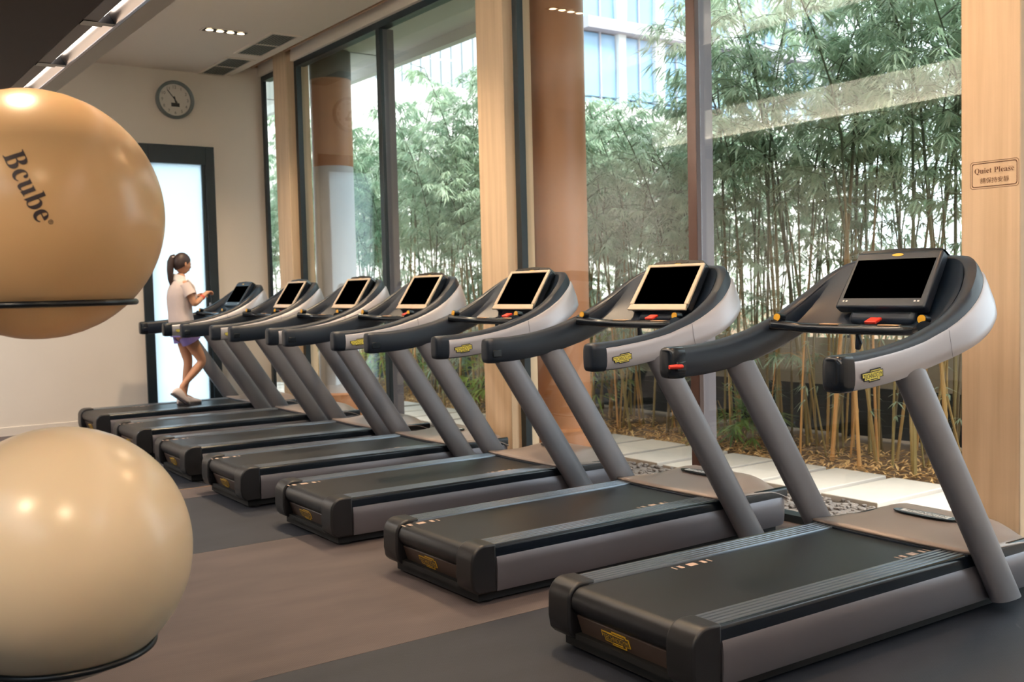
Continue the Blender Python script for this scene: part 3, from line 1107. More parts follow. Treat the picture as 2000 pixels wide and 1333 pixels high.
def wrap_text(body, width, off_a, off_b, m, name):
    me = text_mesh(body, 1.0, res=6)
    xs = [v.co.x for v in me.vertices]
    k = width / (max(xs) - min(xs))
    bm = bmesh.new()
    bm.from_mesh(me)
    bmesh.ops.triangulate(bm, faces=bm.faces)
    for _ in range(4):
        es = [e for e in bm.edges if e.calc_length() * k > 0.010]
        if not es:
            break
        bmesh.ops.subdivide_edges(bm, edges=es, cuts=1)
        bmesh.ops.triangulate(bm, faces=[f for f in bm.faces if len(f.verts) > 3])
    for v in bm.verts:
        a, b = (v.co.x * k + off_a) / BR, (v.co.y * k + off_b) / BR
        d = bn * math.cos(a) * math.cos(b) + bt * math.sin(a) * math.cos(b) + bb * math.sin(b)
        v.co = d * (BR + 0.0008)
    me2 = bpy.data.meshes.new(name)
    bm.to_mesh(me2)
    bm.free()
    me2.materials.append(m)
    o = bpy.data.objects.new(name, me2)
    o.parent = b1
    COL.objects.link(o)


M_print = mat('ball_print', C8(58, 44, 44), 0.5)
wrap_text(serif('Bcube'), 0.176, 0.012, 0.040, M_print, 'lettering')
wrap_text('\u00ae', 0.011, 0.109, 0.046, M_print, 'lettering')

rk = thing('ball_rack', 'black metal rack whose rings carry the two tan exercise balls', 'rack', (-2.52, 0.64, 0))
RKX, RKY = -2.52, 0.64
M_rack = mat('rack_metal', C8(22, 26, 30), 0.3, metal=0.3)


def torus(c, R, r, n=64, k=10):
    rings = []
    for i in range(n + 1):
        a = 2 * PI * i / n
        rings.append([(c[0] + (R + r * math.cos(2 * PI * j / k)) * math.cos(a), c[1] + (R + r * math.cos(2 * PI * j / k)) * math.sin(a), c[2] + r * math.sin(2 * PI * j / k)) for j in range(k)])
    return MB().loft(rings, True, False)


for (bc, dz, R) in ((B1, -0.232, 0.2395), (B2, -0.252, 0.2175)):
    loc = (bc.x - RKX, bc.y - RKY, bc.z + dz)
    rg = torus(loc, R, 0.0085).build('ring', M_rack, rk, smooth=True)
    d = Vector((loc[0], loc[1], 0))
    e = Vector(loc) - d.normalized() * (R + 0.002)
    MB().tube([(0, 0, loc[2]), tuple(e)], 0.013, 10).build('arm', M_rack, rk, smooth=True)
MB().tube([(0, 0, 0.02), (0, 0, 2.1)], 0.022, 14).build('post', M_rack, rk, smooth=True)
MB().tube([(-0.30, 0.22, 0.02), (0, 0, 0.02), (0.52, -0.13, 0.02)], 0.018, 8).build('base_leg', M_rack, rk, smooth=True)
MB().tube([(-0.1, -0.42, 0.02), (0, 0, 0.02), (0.1, 0.42, 0.02)], 0.018, 8).build('base_leg', M_rack, rk, smooth=True)

# ------------------------------------------------------------------ the walking woman
PO = Vector((0.95, 8.66, 0.263))
ps = thing('person', 'person in white shirt, violet shorts and ponytail walking on the farthest treadmill', 'person', PO)
M_skin = mat('skin', C8(206, 152, 120), 0.55, var=0.05, vscale=12)
M_hair = mat('hair', C8(52, 36, 34), 0.5, var=0.2, vscale=60)
M_shirt = mat('white_shirt', C8(222, 206, 202), 0.85, var=0.04, vscale=20, bump=0.2, bscale=25)
M_towel = mat('white_towel', C8(236, 228, 224), 0.9)
M_short = mat('violet_shorts', C8(128, 112, 176), 0.7, var=0.05)
M_shoe = mat('white_shoes', C8(232, 216, 210), 0.6)
M_sole = mat('dark_sole', C8(70, 66, 72), 0.7)
M_band = mat('wrist_band', C8(226, 90, 70), 0.5)


def skin_body(name, verts, edges, root, m, par):
    me = bpy.data.meshes.new(name)
    me.from_pydata([v[0] for v in verts], edges, [])
    o = bpy.data.objects.new(name, me)
    COL.objects.link(o)
    md = o.modifiers.new('skin', 'SKIN')
    md.use_smooth_shade = True
    if not me.skin_vertices:
        me.attributes  # the layer is made with the modifier below when missing
    try:
        sv = me.skin_vertices[0].data
    except Exception:
        bpy.context.view_layer.objects.active = o
        bpy.ops.mesh.customdata_skin_add()
        sv = me.skin_vertices[0].data
    for i, v in enumerate(verts):
        r = v[1]
        sv[i].radius = r if isinstance(r, tuple) else (r, r)
        sv[i].use_root = (i == root)
    sb = o.modifiers.new('smooth', 'SUBSURF')
    sb.levels = sb.render_levels = 2
    me.materials.append(m)
    o.parent = par
    return o


BV, BE = [], []


def bj(p, r, prev=None):
    BV.append((p, r))
    i = len(BV) - 1
    if prev is not None:
        BE.append((prev, i))
    return i


pel = bj((0.01, 0, 0.80), (0.11, 0.13))
sp1 = bj((-0.015, 0, 0.95), (0.085, 0.11), pel)
ch = bj((-0.015, 0, 1.14), (0.095, 0.13), sp1)
nb = bj((-0.012, 0, 1.29), (0.07, 0.09), ch)
nk = bj((-0.002, 0, 1.36), 0.047, nb)
hb_ = bj((0.012, 0.004, 1.43), 0.052, nk)
for s, sh_, el, wr in ((-1, (0.015, -0.155, 1.285), (0.075, -0.195, 1.075), (0.195, -0.135, 1.168)), (1, (-0.02, 0.155, 1.285), (0.04, 0.195, 1.06), (0.185, 0.105, 1.155))):
    a = bj((sh_[0] * 0.5 - 0.005, s * 0.085, 1.29), 0.055, nb)
    a = bj(sh_, 0.048, a)
    mid = tuple((Vector(sh_) + Vector(el)) / 2)
    a = bj(mid, 0.042, a)
    e_ = bj(el, 0.036, a)
    a = bj(tuple(Vector(el).lerp(Vector(wr), 0.4)), 0.035, e_)
    w_ = bj(wr, 0.024, a)
    wv = Vector(wr)
    d = (Vector(wr) - Vector(el)).normalized()
    palm = bj(tuple(wv + d * 0.045), (0.030, 0.018), w_)
    kn = wv + d * 0.085
    lat = d.cross(Vector((0, 0, 1))).normalized() * (1 if s < 0 else -1)
    dn = Vector((0.25, 0, -1)).normalized()
    for q, ln in ((-1.5, 0.062), (-0.5, 0.074), (0.5, 0.070), (1.5, 0.055)):
        r0 = kn + lat * q * 0.018
        f1 = bj(tuple(r0), 0.0095, palm)
        f2 = bj(tuple(r0 + (d * 0.55 + dn * 0.45).normalized() * ln * 0.55), 0.0085, f1)
        bj(tuple(r0 + (d * 0.55 + dn * 0.45).normalized() * ln * 0.55 + (d * 0.2 + dn).normalized() * ln * 0.5), 0.0075, f2)
    th = wv + d * 0.03 + lat * -0.028
    t1 = bj(tuple(th), 0.011, palm)
    bj(tuple(th + (d * 0.8 - lat * 0.5 + dn * 0.3).normalized() * 0.045), 0.009, t1)
for s, hp, kn, an, toe in ((-1, (0.02, -0.085, 0.76), (0.178, -0.085, 0.47), (-0.065, -0.085, 0.205), (-0.02, -0.085, 0.055)),
                           (1, (0.02, 0.085, 0.76), (0.075, 0.08, 0.46), (0.015, 0.08, 0.10), (0.12, 0.08, 0.045))):
    a = bj(hp, 0.088, pel)
    a = bj(tuple(Vector(hp).lerp(Vector(kn), 0.5)), 0.070, a)
    k_ = bj(kn, 0.050, a)
    a = bj(tuple(Vector(kn).lerp(Vector(an), 0.35)), 0.050, k_)
    a = bj(tuple(Vector(kn).lerp(Vector(an), 0.75)), 0.034, a)
    a = bj(an, 0.031, a)
    bj(toe, 0.026, a)
body = skin_body('body', BV, BE, pel, M_skin, ps)

# head with face, turned slightly away
HD = Vector((0.028, 0.006, 1.515))
hyaw = Matrix.Rotation(math.radians(14), 3, 'Z') @ Matrix.Rotation(math.radians(8), 3, 'Y')


def head_pt(th, ph):
    # th azimuth (0 = forward), ph elevation
    x, y, z = math.cos(ph) * math.cos(th), math.cos(ph) * math.sin(th), math.sin(ph)
    X, Y, Z = x * 0.092, y * 0.072, z * 0.108
    if z < 0:
        X += 0.012 * -z
        Y *= 1 - 0.30 * z * z
        if x > 0:
            X *= 1 - 0.10 * z * z
    if x > 0.5 and abs(th) < 0.35 and -0.45 < ph < 0.15:       # nose
        X += 0.020 * math.exp(-((th / 0.14) ** 2)) * math.exp(-(((ph + 0.20) / 0.14) ** 2))
    if x > 0.4 and 0.0 < ph < 0.25:                             # eye sockets
        X -= 0.006 * math.exp(-(((abs(th) - 0.38) / 0.15) ** 2))
    return Vector((X, Y, Z))


rings = []
for i in range(1, 24):
    ph = -PI / 2 + PI * i / 24
    rings.append([tuple(hyaw @ head_pt(2 * PI * j / 40 - PI, ph) + HD) for j in range(40)])
head = MB().loft(rings).build('head', M_skin, ps, smooth=True)
for s in (-1, 1):
    p = hyaw @ Vector((0.078, s * 0.030, 0.008)) + HD
    MB().lathe([(0.001, -0.008), (0.007, -0.004), (0.009, 0.0), (0.007, 0.004), (0.001, 0.008)], tuple(p), 10).build('eye', M_ink, head, smooth=True)
    p = hyaw @ Vector((-0.005, s * 0.073, -0.01)) + HD
    MB().lathe([(0.001, -0.030), (0.010, -0.018), (0.014, 0.006), (0.010, 0.024), (0.001, 0.030)], tuple(p), 10).build('ear', M_skin, head, smooth=True)
p = hyaw @ Vector((0.083, 0, -0.058)) + HD
MB().obox(p, hyaw @ Vector((0, 1, 0)), hyaw @ Vector((0, 0, 1)), hyaw @ Vector((1, 0, 0)), 0.018, 0.005, 0.004).build('mouth', M_band, head, bevel=0.002)
# hair: a close cap that leaves the face free, gathered in a ponytail
rings = []
for i in range(0, 19):
    t_ = i / 18
    row = []
    for j in range(40):
        th = 2 * PI * j / 40 - PI
        front = 0.5 + 0.5 * math.cos(th)
        low = -0.75 + 1.30 * front ** 1.2
        ph = low + (PI / 2 - 0.01 - low) * t_
        row.append(tuple(hyaw @ (head_pt(th, ph) * 1.09 + Vector((-0.006, 0, 0.004))) + HD))
    rings.append(row)
hair = MB().loft(rings, True, True).build('hair', M_hair, ps, smooth=True)
MB().tube([(-0.05, 0.0, 1.59), (-0.078, 0, 1.585), (-0.097, 0.0, 1.54), (-0.104, 0.0, 1.45), (-0.106, 0.0, 1.35), (-0.108, 0, 1.29)], [0.030, 0.030, 0.036, 0.036, 0.028, 0.006], 12).build('ponytail', M_hair, hair, smooth=True)
torus((-0.074, 0, 1.588), 0.024, 0.008, 16, 8).build('hair_tie', M_towel, hair, smooth=True)


def ell(cx, cy, z, rx, ry, n=28, tilt=0.0):
    return [(cx + rx * math.cos(2 * PI * k / n), cy + ry * math.sin(2 * PI * k / n), z + tilt * math.cos(2 * PI * k / n)) for k in range(n)]


st = MB().loft([ell(-0.005, 0, 0.845, 0.128, 0.172, tilt=-0.045), ell(-0.008, 0, 0.90, 0.130, 0.172, tilt=-0.03), ell(-0.015, 0, 0.98, 0.122, 0.160), ell(-0.02, 0, 1.06, 0.124, 0.158), ell(-0.018, 0, 1.16, 0.128, 0.170),
                ell(-0.018, 0, 1.24, 0.112, 0.178), ell(-0.015, 0, 1.30, 0.085, 0.160), ell(-0.012, 0, 1.335, 0.066, 0.105), ell(-0.008, 0, 1.352, 0.056, 0.066)], True, False)
shirt = st.build('shirt', M_shirt, ps, smooth=True)
for s, a, b in ((-1, (0.0, -0.125, 1.290), (0.043, -0.182, 1.175)), (1, (-0.015, 0.125, 1.290), (0.008, 0.182, 1.175))):
    MB().tube([a, tuple(Vector(a).lerp(Vector(b), 0.5)), b], [0.062, 0.062, 0.064], 16, 1.0, False).build('sleeve', M_shirt, shirt, smooth=True)
MB().loft([ell(-0.008, 0, 1.330, 0.075, 0.088, tilt=-0.015), ell(-0.008, 0, 1.365, 0.066, 0.075, tilt=-0.02), ell(-0.006, 0, 1.392, 0.060, 0.066, tilt=-0.02), ell(-0.006, 0, 1.385, 0.052, 0.058, tilt=-0.02)], True, False).build('neck_towel', M_towel, ps, smooth=True)
MB().tube([(0.055, -0.05, 1.345), (0.118, -0.055, 1.27), (0.128, -0.05, 1.15), (0.125, -0.045, 1.06)], [0.026, 0.032, 0.034, 0.030], 10, 0.6).build('towel_end', M_towel, ps, smooth=True)
sh0 = MB().loft([ell(0.0, 0, 0.90, 0.118, 0.158), ell(0.005, 0, 0.82, 0.130, 0.170), ell(0.012, 0, 0.74, 0.135, 0.176)], True, True)
shorts = sh0.build('shorts', M_short, ps, smooth=True)
for s, hp, kn in ((-1, (0.02, -0.085, 0.77), (0.178, -0.085, 0.47)), (1, (0.02, 0.085, 0.77), (0.075, 0.08, 0.46))):
    MB().tube([hp, tuple(Vector(hp).lerp(Vector(kn), 0.28))], [0.098, 0.104], 18, 1.0, False).build('shorts_leg', M_short, shorts, smooth=True)
wb = Vector((0.075, -0.195, 1.075)).lerp(Vector((0.195, -0.135, 1.168)), 0.86)
wd = (Vector((0.195, -0.135, 1.168)) - Vector((0.075, -0.195, 1.075))).normalized()
MB().tube([tuple(wb - wd * 0.012), tuple(wb + wd * 0.012)], 0.030, 14).build('wrist_band', M_band, ps, smooth=True)


def shoe(name, heel, toe, y, par):
    H, T_ = Vector(heel), Vector(toe)
    d = (T_ - H)
    L = d.length
    d.normalize()
    up = Vector((0, 1, 0)).cross(d) * -1
    if up.z < 0:
        up = -up
    rings, srings = [], []
    for t_, w_, h in ((0.0, 0.028, 0.055), (0.08, 0.037, 0.085), (0.25, 0.038, 0.095), (0.42, 0.038, 0.082), (0.6, 0.043, 0.058), (0.8, 0.042, 0.045), (0.93, 0.032, 0.034), (1.0, 0.014, 0.020)):
        c0 = H + d * L * t_
        ring = []
        for j in range(16):
            a = 2 * PI * j / 16
            yy = w_ * math.copysign(abs(math.cos(a)) ** 0.8, math.cos(a))
            zz = h * 0.5 + h * 0.5 * math.copysign(abs(math.sin(a)) ** 0.7, math.sin(a))
            ring.append(tuple(c0 + Vector((0, yy, 0)) + up * (zz + 0.016)))
        rings.append(ring)
        srings.append([tuple(c0 + Vector((0, yy, 0)) + up * zz) for yy, zz in ((-w_ - 0.003, 0.0), (w_ + 0.003, 0.0), (w_ + 0.003, 0.018), (-w_ - 0.003, 0.018))])
    o = MB().loft(rings).build(name, M_shoe, par, smooth=True)
    MB().loft(srings).build('sole', M_sole, o)


shoe('shoe', (-0.175, -0.085, 0.140), (0.0, -0.085, 0.004), -0.085, ps)
shoe('shoe', (-0.06, 0.08, 0.002), (0.195, 0.08, 0.002), 0.08, ps)

# ------------------------------------------------------------------ outside: ground, path, gravel
M_soil = mat('soil', C8(120, 92, 66), 0.95, var=0.25, vscale=6, bump=0.5, bscale=30)
M_stone = mat('path_stone', C8(204, 194, 187), 0.85, var=0.06, vscale=9, bump=0.15, bscale=120)
M_peb = mat('pebble', C8(128, 118, 114), 0.7, var=0.45, vscale=14)
ZG = -0.05
struct('ground', MB().box((2.45, -12, -0.5), (80, 90, -0.10)), M_soil)
path = struct('path', MB().box((3.30, -1.0, -0.12), (4.28, 15.0, -0.085)), mat('dark_soil', C8(74, 60, 48), 0.95))
rnd = random.Random(3)
sl0 = None
for k in range(29):
    y = -0.62 + 0.5335 * k
    nm = 'paving_slab'
    if sl0 is None:
        sl0 = MB().box((-0.43, -0.229, -0.06), (0.43, 0.229, 0.0)).build(nm, M_stone, path, bevel=0.006)
        o = sl0
    else:
        o = sl0.copy()
        COL.objects.link(o)
    o.location = (3.80 + rnd.uniform(-0.025, 0.025), y, ZG + rnd.uniform(-0.004, 0.004))
    o.rotation_euler = (0, 0, rnd.uniform(-0.012, 0.012))

gv = MB()
ico = bmesh.new()
bmesh.ops.create_icosphere(ico, subdivisions=1, radius=1.0)
IV = [v.co.copy() for v in ico.verts]
IF = [tuple(v.index for v in f.verts) for f in ico.faces]
ico.free()


def pebble(x, y, z, r):
    q = Matrix.Rotation(rnd.uniform(0, 6.28), 3, 'Z') @ Matrix.Diagonal((r * rnd.uniform(0.8, 1.4), r * rnd.uniform(0.7, 1.0), r * rnd.uniform(0.4, 0.7)))
    gv.add([tuple(q @ v + Vector((x, y, z))) for v in IV], IF)


for _ in range(3300):
    _x, _y = rnd.uniform(2.48, 3.36), rnd.uniform(0.3, 9.0)
    if min(math.hypot(_x - 2.8, _y - 4.476), math.hypot(_x - 2.8, _y - 8.72)) < 0.34:
        continue
    pebble(_x, _y, -0.078 + rnd.uniform(-0.01, 0.012), rnd.uniform(0.014, 0.028))
g = gv.build('gravel', M_peb, None, smooth=True)
tag(g, 'grey and tan pebbles between the windows and the paved path', 'gravel', kind='stuff')
struct('ground', MB().box((2.46, -1, -0.11), (3.31, 15, -0.085)), M_peb)

# dry leaf litter under the bamboo
M_lit = mat('dry_leaf', C8(240, 182, 126), 0.8, var=0.45, vscale=9)
lv = MB()
for _ in range(5200):
    x = 4.22 + abs(rnd.gauss(0.35, 0.45))
    y = rnd.uniform(0.4, 13)
    a, l, wd_ = rnd.uniform(0, 6.28), rnd.uniform(0.04, 0.10), rnd.uniform(0.006, 0.012)
    z = ZG - 0.03 + rnd.uniform(0, 0.035)
    dx, dy = math.cos(a) * l / 2, math.sin(a) * l / 2
    tz = rnd.uniform(-0.015, 0.02)
    lv.add([(x - dx, y - dy, z - tz), (x - dy * wd_ / l * 2, y + dx * wd_ / l * 2, z + 0.006), (x + dx, y + dy, z + tz), (x + dy * wd_ / l * 2, y - dx * wd_ / l * 2, z + 0.006)], [(0, 1, 2, 3)])
o = lv.build('leaf_litter', M_lit)
tag(o, 'dry orange brown leaves lying under the bamboo beside the path', 'leaves', kind='stuff')

# ------------------------------------------------------------------ round columns and eave outside
M_col = mat('brown_stone', C8(172, 116, 78), 0.45, var=0.12, vscale=3)
M_colrefl = mat('pale_stone', C8(196, 192, 196), 0.5, var=0.05, vscale=3)  # pale colour imitates the frosted door mirrored in front of the brown column
M_coldark = mat('dark_capital', C8(70, 66, 58), 0.5)
for k, (y, low, lb) in enumerate(((4.476, M_col, 'round brown stone column outside behind the third treadmill'), (8.72, M_colrefl, 'round column outside with brown top and pale lower half'))):
    t = thing('round_column', lb, 'column', (2.80, y, -0.09))
    MB().lathe([(0.300, 0.0), (0.300, 0.26), (0.285, 0.30), (0.285, 0.34), (0.250, 0.36)], n=40).build('base', M_col, t, smooth=True)
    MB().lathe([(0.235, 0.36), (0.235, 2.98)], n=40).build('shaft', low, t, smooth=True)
    MB().lathe([(0.236, 2.98), (0.236, 3.98)], n=40).build('upper_shaft', M_col, t, smooth=True)
    MB().lathe([(0.240, 3.98), (0.240, 4.30)], n=40).build('capital', M_coldark, t, smooth=True)
M_eave = mat('eave_white', C8(206, 206, 200), 0.8)
ev = struct('eave', MB().box((2.45, YF, 4.22), (3.62, 14, 4.5)), M_eave)
MB().box((3.52, YF, 4.105), (3.62, 14, 4.22)).build('edge_beam', M_eave, ev)
for y in (2.2, 5.4, 8.6, 11.8):
    MB().box((2.75, y - 0.01, 4.212), (3.40, y + 0.01, 4.22)).build('panel_joint', M_greymetal, ev)

# ------------------------------------------------------------------ low board fence behind the bamboo
M_fd = mat('fence_dark', C8(38, 44, 46), 0.7, var=0.2, vscale=5)
M_fl = mat('fence_grey', C8(186, 176, 162), 0.75, var=0.15, vscale=5)
FX = 5.95
fence = thing('board_fence', 'low fence of dark boards with grey boards above, behind the bamboo', 'fence', (FX, 7.0, ZG - 0.05))
for y in range(0, 15, 2):
    MB().box((0.02, y - 7.0 - 0.035, 0), (0.08, y - 7.0 + 0.035, 1.0)).build('post', M_fd, fence)
pc = {}
for seg in range(7):
    y0, y1 = seg * 2 - 7.0, seg * 2 - 5.0
    for k in range(8):
        dark = k < 4
        z0 = 0.03 + k * 0.118
        key = dark
        if key not in pc:
            pc[key] = MB().box((-0.02, -0.999, 0), (0.012, 0.999, 0.115)).build('board', M_fd if dark else M_fl, fence)
            o = pc[key]
        else:
            o = pc[key].copy()
            COL.objects.link(o)
        o.location = (rnd.uniform(-0.006, 0.006), (y0 + y1) / 2, z0)

# ------------------------------------------------------------------ bamboo
def leaf_mat(name, c1, c2, trans=0.35):
    m = bpy.data.materials.new(name)
    m.use_nodes = True
    nt = m.node_tree
    nt.nodes.clear()
    out = nt.nodes.new('ShaderNodeOutputMaterial')
    tc = nt.nodes.new('ShaderNodeTexCoord')
    n = nt.nodes.new('ShaderNodeTexNoise')
    n.inputs['Scale'].default_value = 3.5
    n.inputs['Detail'].default_value = 6
    n.inputs['Roughness'].default_value = 0.8
    nt.links.new(tc.outputs['Object'], n.inputs['Vector'])
    oi = nt.nodes.new('ShaderNodeObjectInfo')
    ad = nt.nodes.new('ShaderNodeMath')
    ad.operation = 'MULTIPLY_ADD'
    ad.inputs[1].default_value = 0.25
    nt.links.new(oi.outputs['Random'], ad.inputs[0])
    nt.links.new(n.outputs['Fac'], ad.inputs[2])
    rp = nt.nodes.new('ShaderNodeValToRGB')
    rp.color_ramp.elements[0].position = 0.40
    rp.color_ramp.elements[1].position = 0.82
    rp.color_ramp.elements[0].color = (*c1, 1)
    rp.color_ramp.elements[1].color = (*c2, 1)
    nt.links.new(ad.outputs[0], rp.inputs['Fac'])
    df = nt.nodes.new('ShaderNodeBsdfPrincipled')
    df.inputs['Roughness'].default_value = 0.36
    df.inputs['Specular IOR Level'].default_value = 0.6
    tl = nt.nodes.new('ShaderNodeBsdfTranslucent')
    mx = nt.nodes.new('ShaderNodeMixShader')
    mx.inputs[0].default_value = trans
    nt.links.new(rp.outputs['Color'], df.inputs['Base Color'])
    nt.links.new(rp.outputs['Color'], tl.inputs['Color'])
    nt.links.new(df.outputs[0], mx.inputs[1])
    nt.links.new(tl.outputs[0], mx.inputs[2])
    nt.links.new(mx.outputs[0], out.inputs[0])
    return m


M_leaf = leaf_mat('bamboo_leaf', C8(98, 138, 106), C8(214, 228, 204))
M_leaf2 = leaf_mat('bush_leaf', C8(70, 110, 62), C8(170, 190, 96))
M_culm = bpy.data.materials.new('bamboo_culm')
M_culm.use_nodes = True
_nt = M_culm.node_tree
_b = _nt.nodes['Principled BSDF']
_b.inputs['Roughness'].default_value = 0.5
_oi = _nt.nodes.new('ShaderNodeObjectInfo')
_rp = _nt.nodes.new('ShaderNodeValToRGB')
_rp.color_ramp.elements[0].color = (*C8(104, 86, 58), 1)
_rp.color_ramp.elements[1].color = (*C8(216, 160, 98), 1)
_e = _rp.color_ramp.elements.new(0.45)
_e.color = (*C8(150, 132, 80), 1)
_nt.links.new(_oi.outputs['Random'], _rp.inputs['Fac'])
_tc = _nt.nodes.new('ShaderNodeTexCoord')
_sx = _nt.nodes.new('ShaderNodeSeparateXYZ')
_nt.links.new(_tc.outputs['Object'], _sx.inputs[0])
_mr = _nt.nodes.new('ShaderNodeMapRange')       # older tan wood below, green above
_mr.inputs['From Min'].default_value = 0.9
_mr.inputs['From Max'].default_value = 2.4
_nt.links.new(_sx.outputs['Z'], _mr.inputs['Value'])
_cm = _nt.nodes.new('ShaderNodeMix')
_cm.data_type = 'RGBA'
_cm.inputs[7].default_value = (*C8(62, 76, 50), 1)
_nt.links.new(_mr.outputs['Result'], _cm.inputs[0])
_nt.links.new(_rp.outputs['Color'], _cm.inputs[6])
_nt.links.new(_cm.outputs[2], _b.inputs['Base Color'])


def add_leaf(mb, p, d, L, W, droop):
    d = d.normalized()
    side = d.cross(Vector((0, 0, 1)))
    if side.length < 1e-3:
        side = Vector((1, 0, 0))
    side.normalize()
    nrm = side.cross(d)
    m_ = p + d * L * 0.40 + nrm * 0.0 - Vector((0, 0, droop * L * 0.12))
    e_ = p + d * L - Vector((0, 0, droop * L * 0.5))
    up = nrm * W * 0.25
    mb.add([p, m_ + side * W + up, e_, m_ - side * W + up, m_], [(0, 4, 1), (4, 2, 1), (0, 3, 4), (4, 3, 2)])


def spray(mb, p, d, n, L, R):
    """a fan of drooping lance leaves"""
    for k in range(n):
        a = (k - (n - 1) / 2) * (2.2 / n)
        q = Matrix.Rotation(a + R.uniform(-0.2, 0.2), 3, 'Z') @ d
        q = Vector((q.x, q.y, q.z + R.uniform(-0.55, 0.15)))
        add_leaf(mb, p, q, L * R.uniform(0.7, 1.15), L * 0.062, R.uniform(0.3, 1.0))


def bamboo_variant(seed, h, lean, low):
    R = random.Random(seed)
    la = R.uniform(0, 6.28)
    ctrl = []
    N = 11
    for k in range(N):
        t = k / (N - 1)
        off = lean * t + 0.55 * h * 0.18 * max(t - 0.6, 0) ** 1.5 * 4
        ctrl.append(Vector((math.cos(la) * off, math.sin(la) * off, h * t * (1 - 0.05 * t * t))))
    cm = MB()
    r0 = R.uniform(0.012, 0.019)
    pts, rad = [], []
    for k in range(N - 1):
        for q in (0.0, 0.06, 0.12):
            pts.append(ctrl[k].lerp(ctrl[k + 1], q))
            rad.append(r0 * (1 - 0.75 * (k + q) / N) * (1.22 if q == 0.06 else 1.0))
    pts.append(ctrl[-1])
    rad.append(0.003)
    cm.tube(pts, rad, 7)
    fo = MB()
    br = MB()

    def pos(t):
        f = t * (N - 1)
        k = min(int(f), N - 2)
        return ctrl[k].lerp(ctrl[k + 1], f - k)

    t = low
    while t < 1.0:
        p = pos(t)
        dens = 2 if t < 0.55 else 3
        for _ in range(dens):
            a = R.uniform(0, 6.28)
            ln = R.uniform(0.25, 0.60) * (0.6 if t < 0.5 else 1.0) * (1.25 - 0.5 * t)
            d = Vector((math.cos(a), math.sin(a), R.uniform(0.1, 0.7))).normalized()
            tip = p + d * ln - Vector((0, 0, 0.12 * ln))
            br.tube([p, p + d * ln * 0.5 + Vector((0, 0, 0.02)), tip], [0.004, 0.003, 0.0015], 3)
            ns = 4 if t > 0.45 else 2
            for s in range(ns):
                q = p.lerp(tip, 0.35 + 0.65 * (s + 1) / ns) - Vector((0, 0, 0.01))
                dd = (Matrix.Rotation(R.uniform(-0.9, 0.9), 3, 'Z') @ d)
                spray(fo, q, Vector((dd.x, dd.y, R.uniform(-0.35, 0.25))), R.randint(5, 8), R.uniform(0.13, 0.20), R)
        t += R.uniform(0.028, 0.05) if t > 0.45 else R.uniform(0.07, 0.13)
    return cm, fo, br


VAR = []
spec = [(1, 4.9, 0.35, 0.34), (2, 4.7, 0.55, 0.40), (3, 4.5, 0.2, 0.30), (4, 4.8, 0.7, 0.42), (5, 3.9, 0.3, 0.28), (6, 3.7, 0.5, 0.32), (7, 4.2, 0.25, 0.2), (8, 3.4, 0.4, 0.18)]
meshes = []
for sd_, h, ln, lo in spec:
    cm, fo, br = bamboo_variant(sd_, h, ln, lo)
    t = thing('bamboo', '', 'bamboo', (0, 0, 0), 0, 'bamboo growing behind the path')
    cu = cm.build('culm', M_culm, t, smooth=True)
    f_ = fo.build('foliage', M_leaf, t)
    f_['kind'] = 'stuff'
    b_ = br.build('twigs', M_culm, cu)
    b_['kind'] = 'stuff'
    VAR.append([t, False])
BAM_LABEL = {0: 'tall leafy bamboo stem outside behind the path, near the quiet sign', 1: 'tall leafy bamboo stem outside behind the round brown column and mullion',
             2: 'leafy bamboo stem outside beyond the far wide window'}


def put_bamboo(v, x, y, rz, sc):
    t, used = VAR[v]
    o = t if not used else copy_tree(t)
    VAR[v][1] = True
    o.location = (x, y, ZG - 0.04)
    o.rotation_euler = (0, 0, rz)
    o.scale = (sc, sc, sc)
    o['label'] = BAM_LABEL[0 if y < 4.6 else 1 if y < 8 else 2]
    o['group'] = ['bamboo near the quiet sign', 'bamboo behind the round column', 'bamboo beyond the far window'][0 if y < 4.6 else 1 if y < 8 else 2]


rb = random.Random(11)
y = 0.6
while y < 17:
    for row in range(5):
        x = (4.62, 5.04, 5.46, 6.5, 7.3)[row] + rb.uniform(-0.15, 0.2)
        if y < 4.9:
            v = rb.choice((0, 1, 2, 3, 6))
            sc = rb.uniform(0.95, 1.1)
        elif y < 8.5:
            v = rb.choice((4, 5, 7, 6, 4))
            sc = rb.uniform(0.85, 0.98)
        else:
            v = rb.choice((2, 4, 5, 6))
            sc = rb.uniform(0.95, 1.08)
        put_bamboo(v, x, y + rb.uniform(-0.12, 0.12), rb.uniform(0, 6.28), sc)
    y += 0.36 if y < 9 else 0.55
for t, used in VAR:
    if not used:
        t.location = (5.2, 17.6, ZG - 0.04)
        t['label'] = BAM_LABEL[2]

# bare stems with few leaves fill the lower half
def stem_variant(seed):
    R = random.Random(seed)
    h = R.uniform(2.2, 3.4)
    lx, ly = R.uniform(-0.35, 0.35), R.uniform(-0.45, 0.45)
    mb = MB()
    pts, rad = [], []
    r0 = R.uniform(0.009, 0.017)
    for k in range(9):
        for q in (0.0, 0.07, 0.14):
            t = min((k + q) / 9, 1)
            pts.append(Vector((lx * t + 0.05 * math.sin(3 * t), ly * t, h * t)))
            rad.append(r0 * (1 - 0.5 * t) * (1.2 if q == 0.07 else 1.0))
    mb.tube(pts, rad, 6)
    fo = MB()
    for k in range(R.randint(5, 11)):
        t = R.uniform(0.15, 1.0)
        p = Vector((lx * t, ly * t, h * t))
        a = R.uniform(0, 6.28)
        spray(fo, p, Vector((math.cos(a), math.sin(a), R.uniform(-0.2, 0.4))), R.randint(3, 6), R.uniform(0.10, 0.17), R)
    return mb, fo


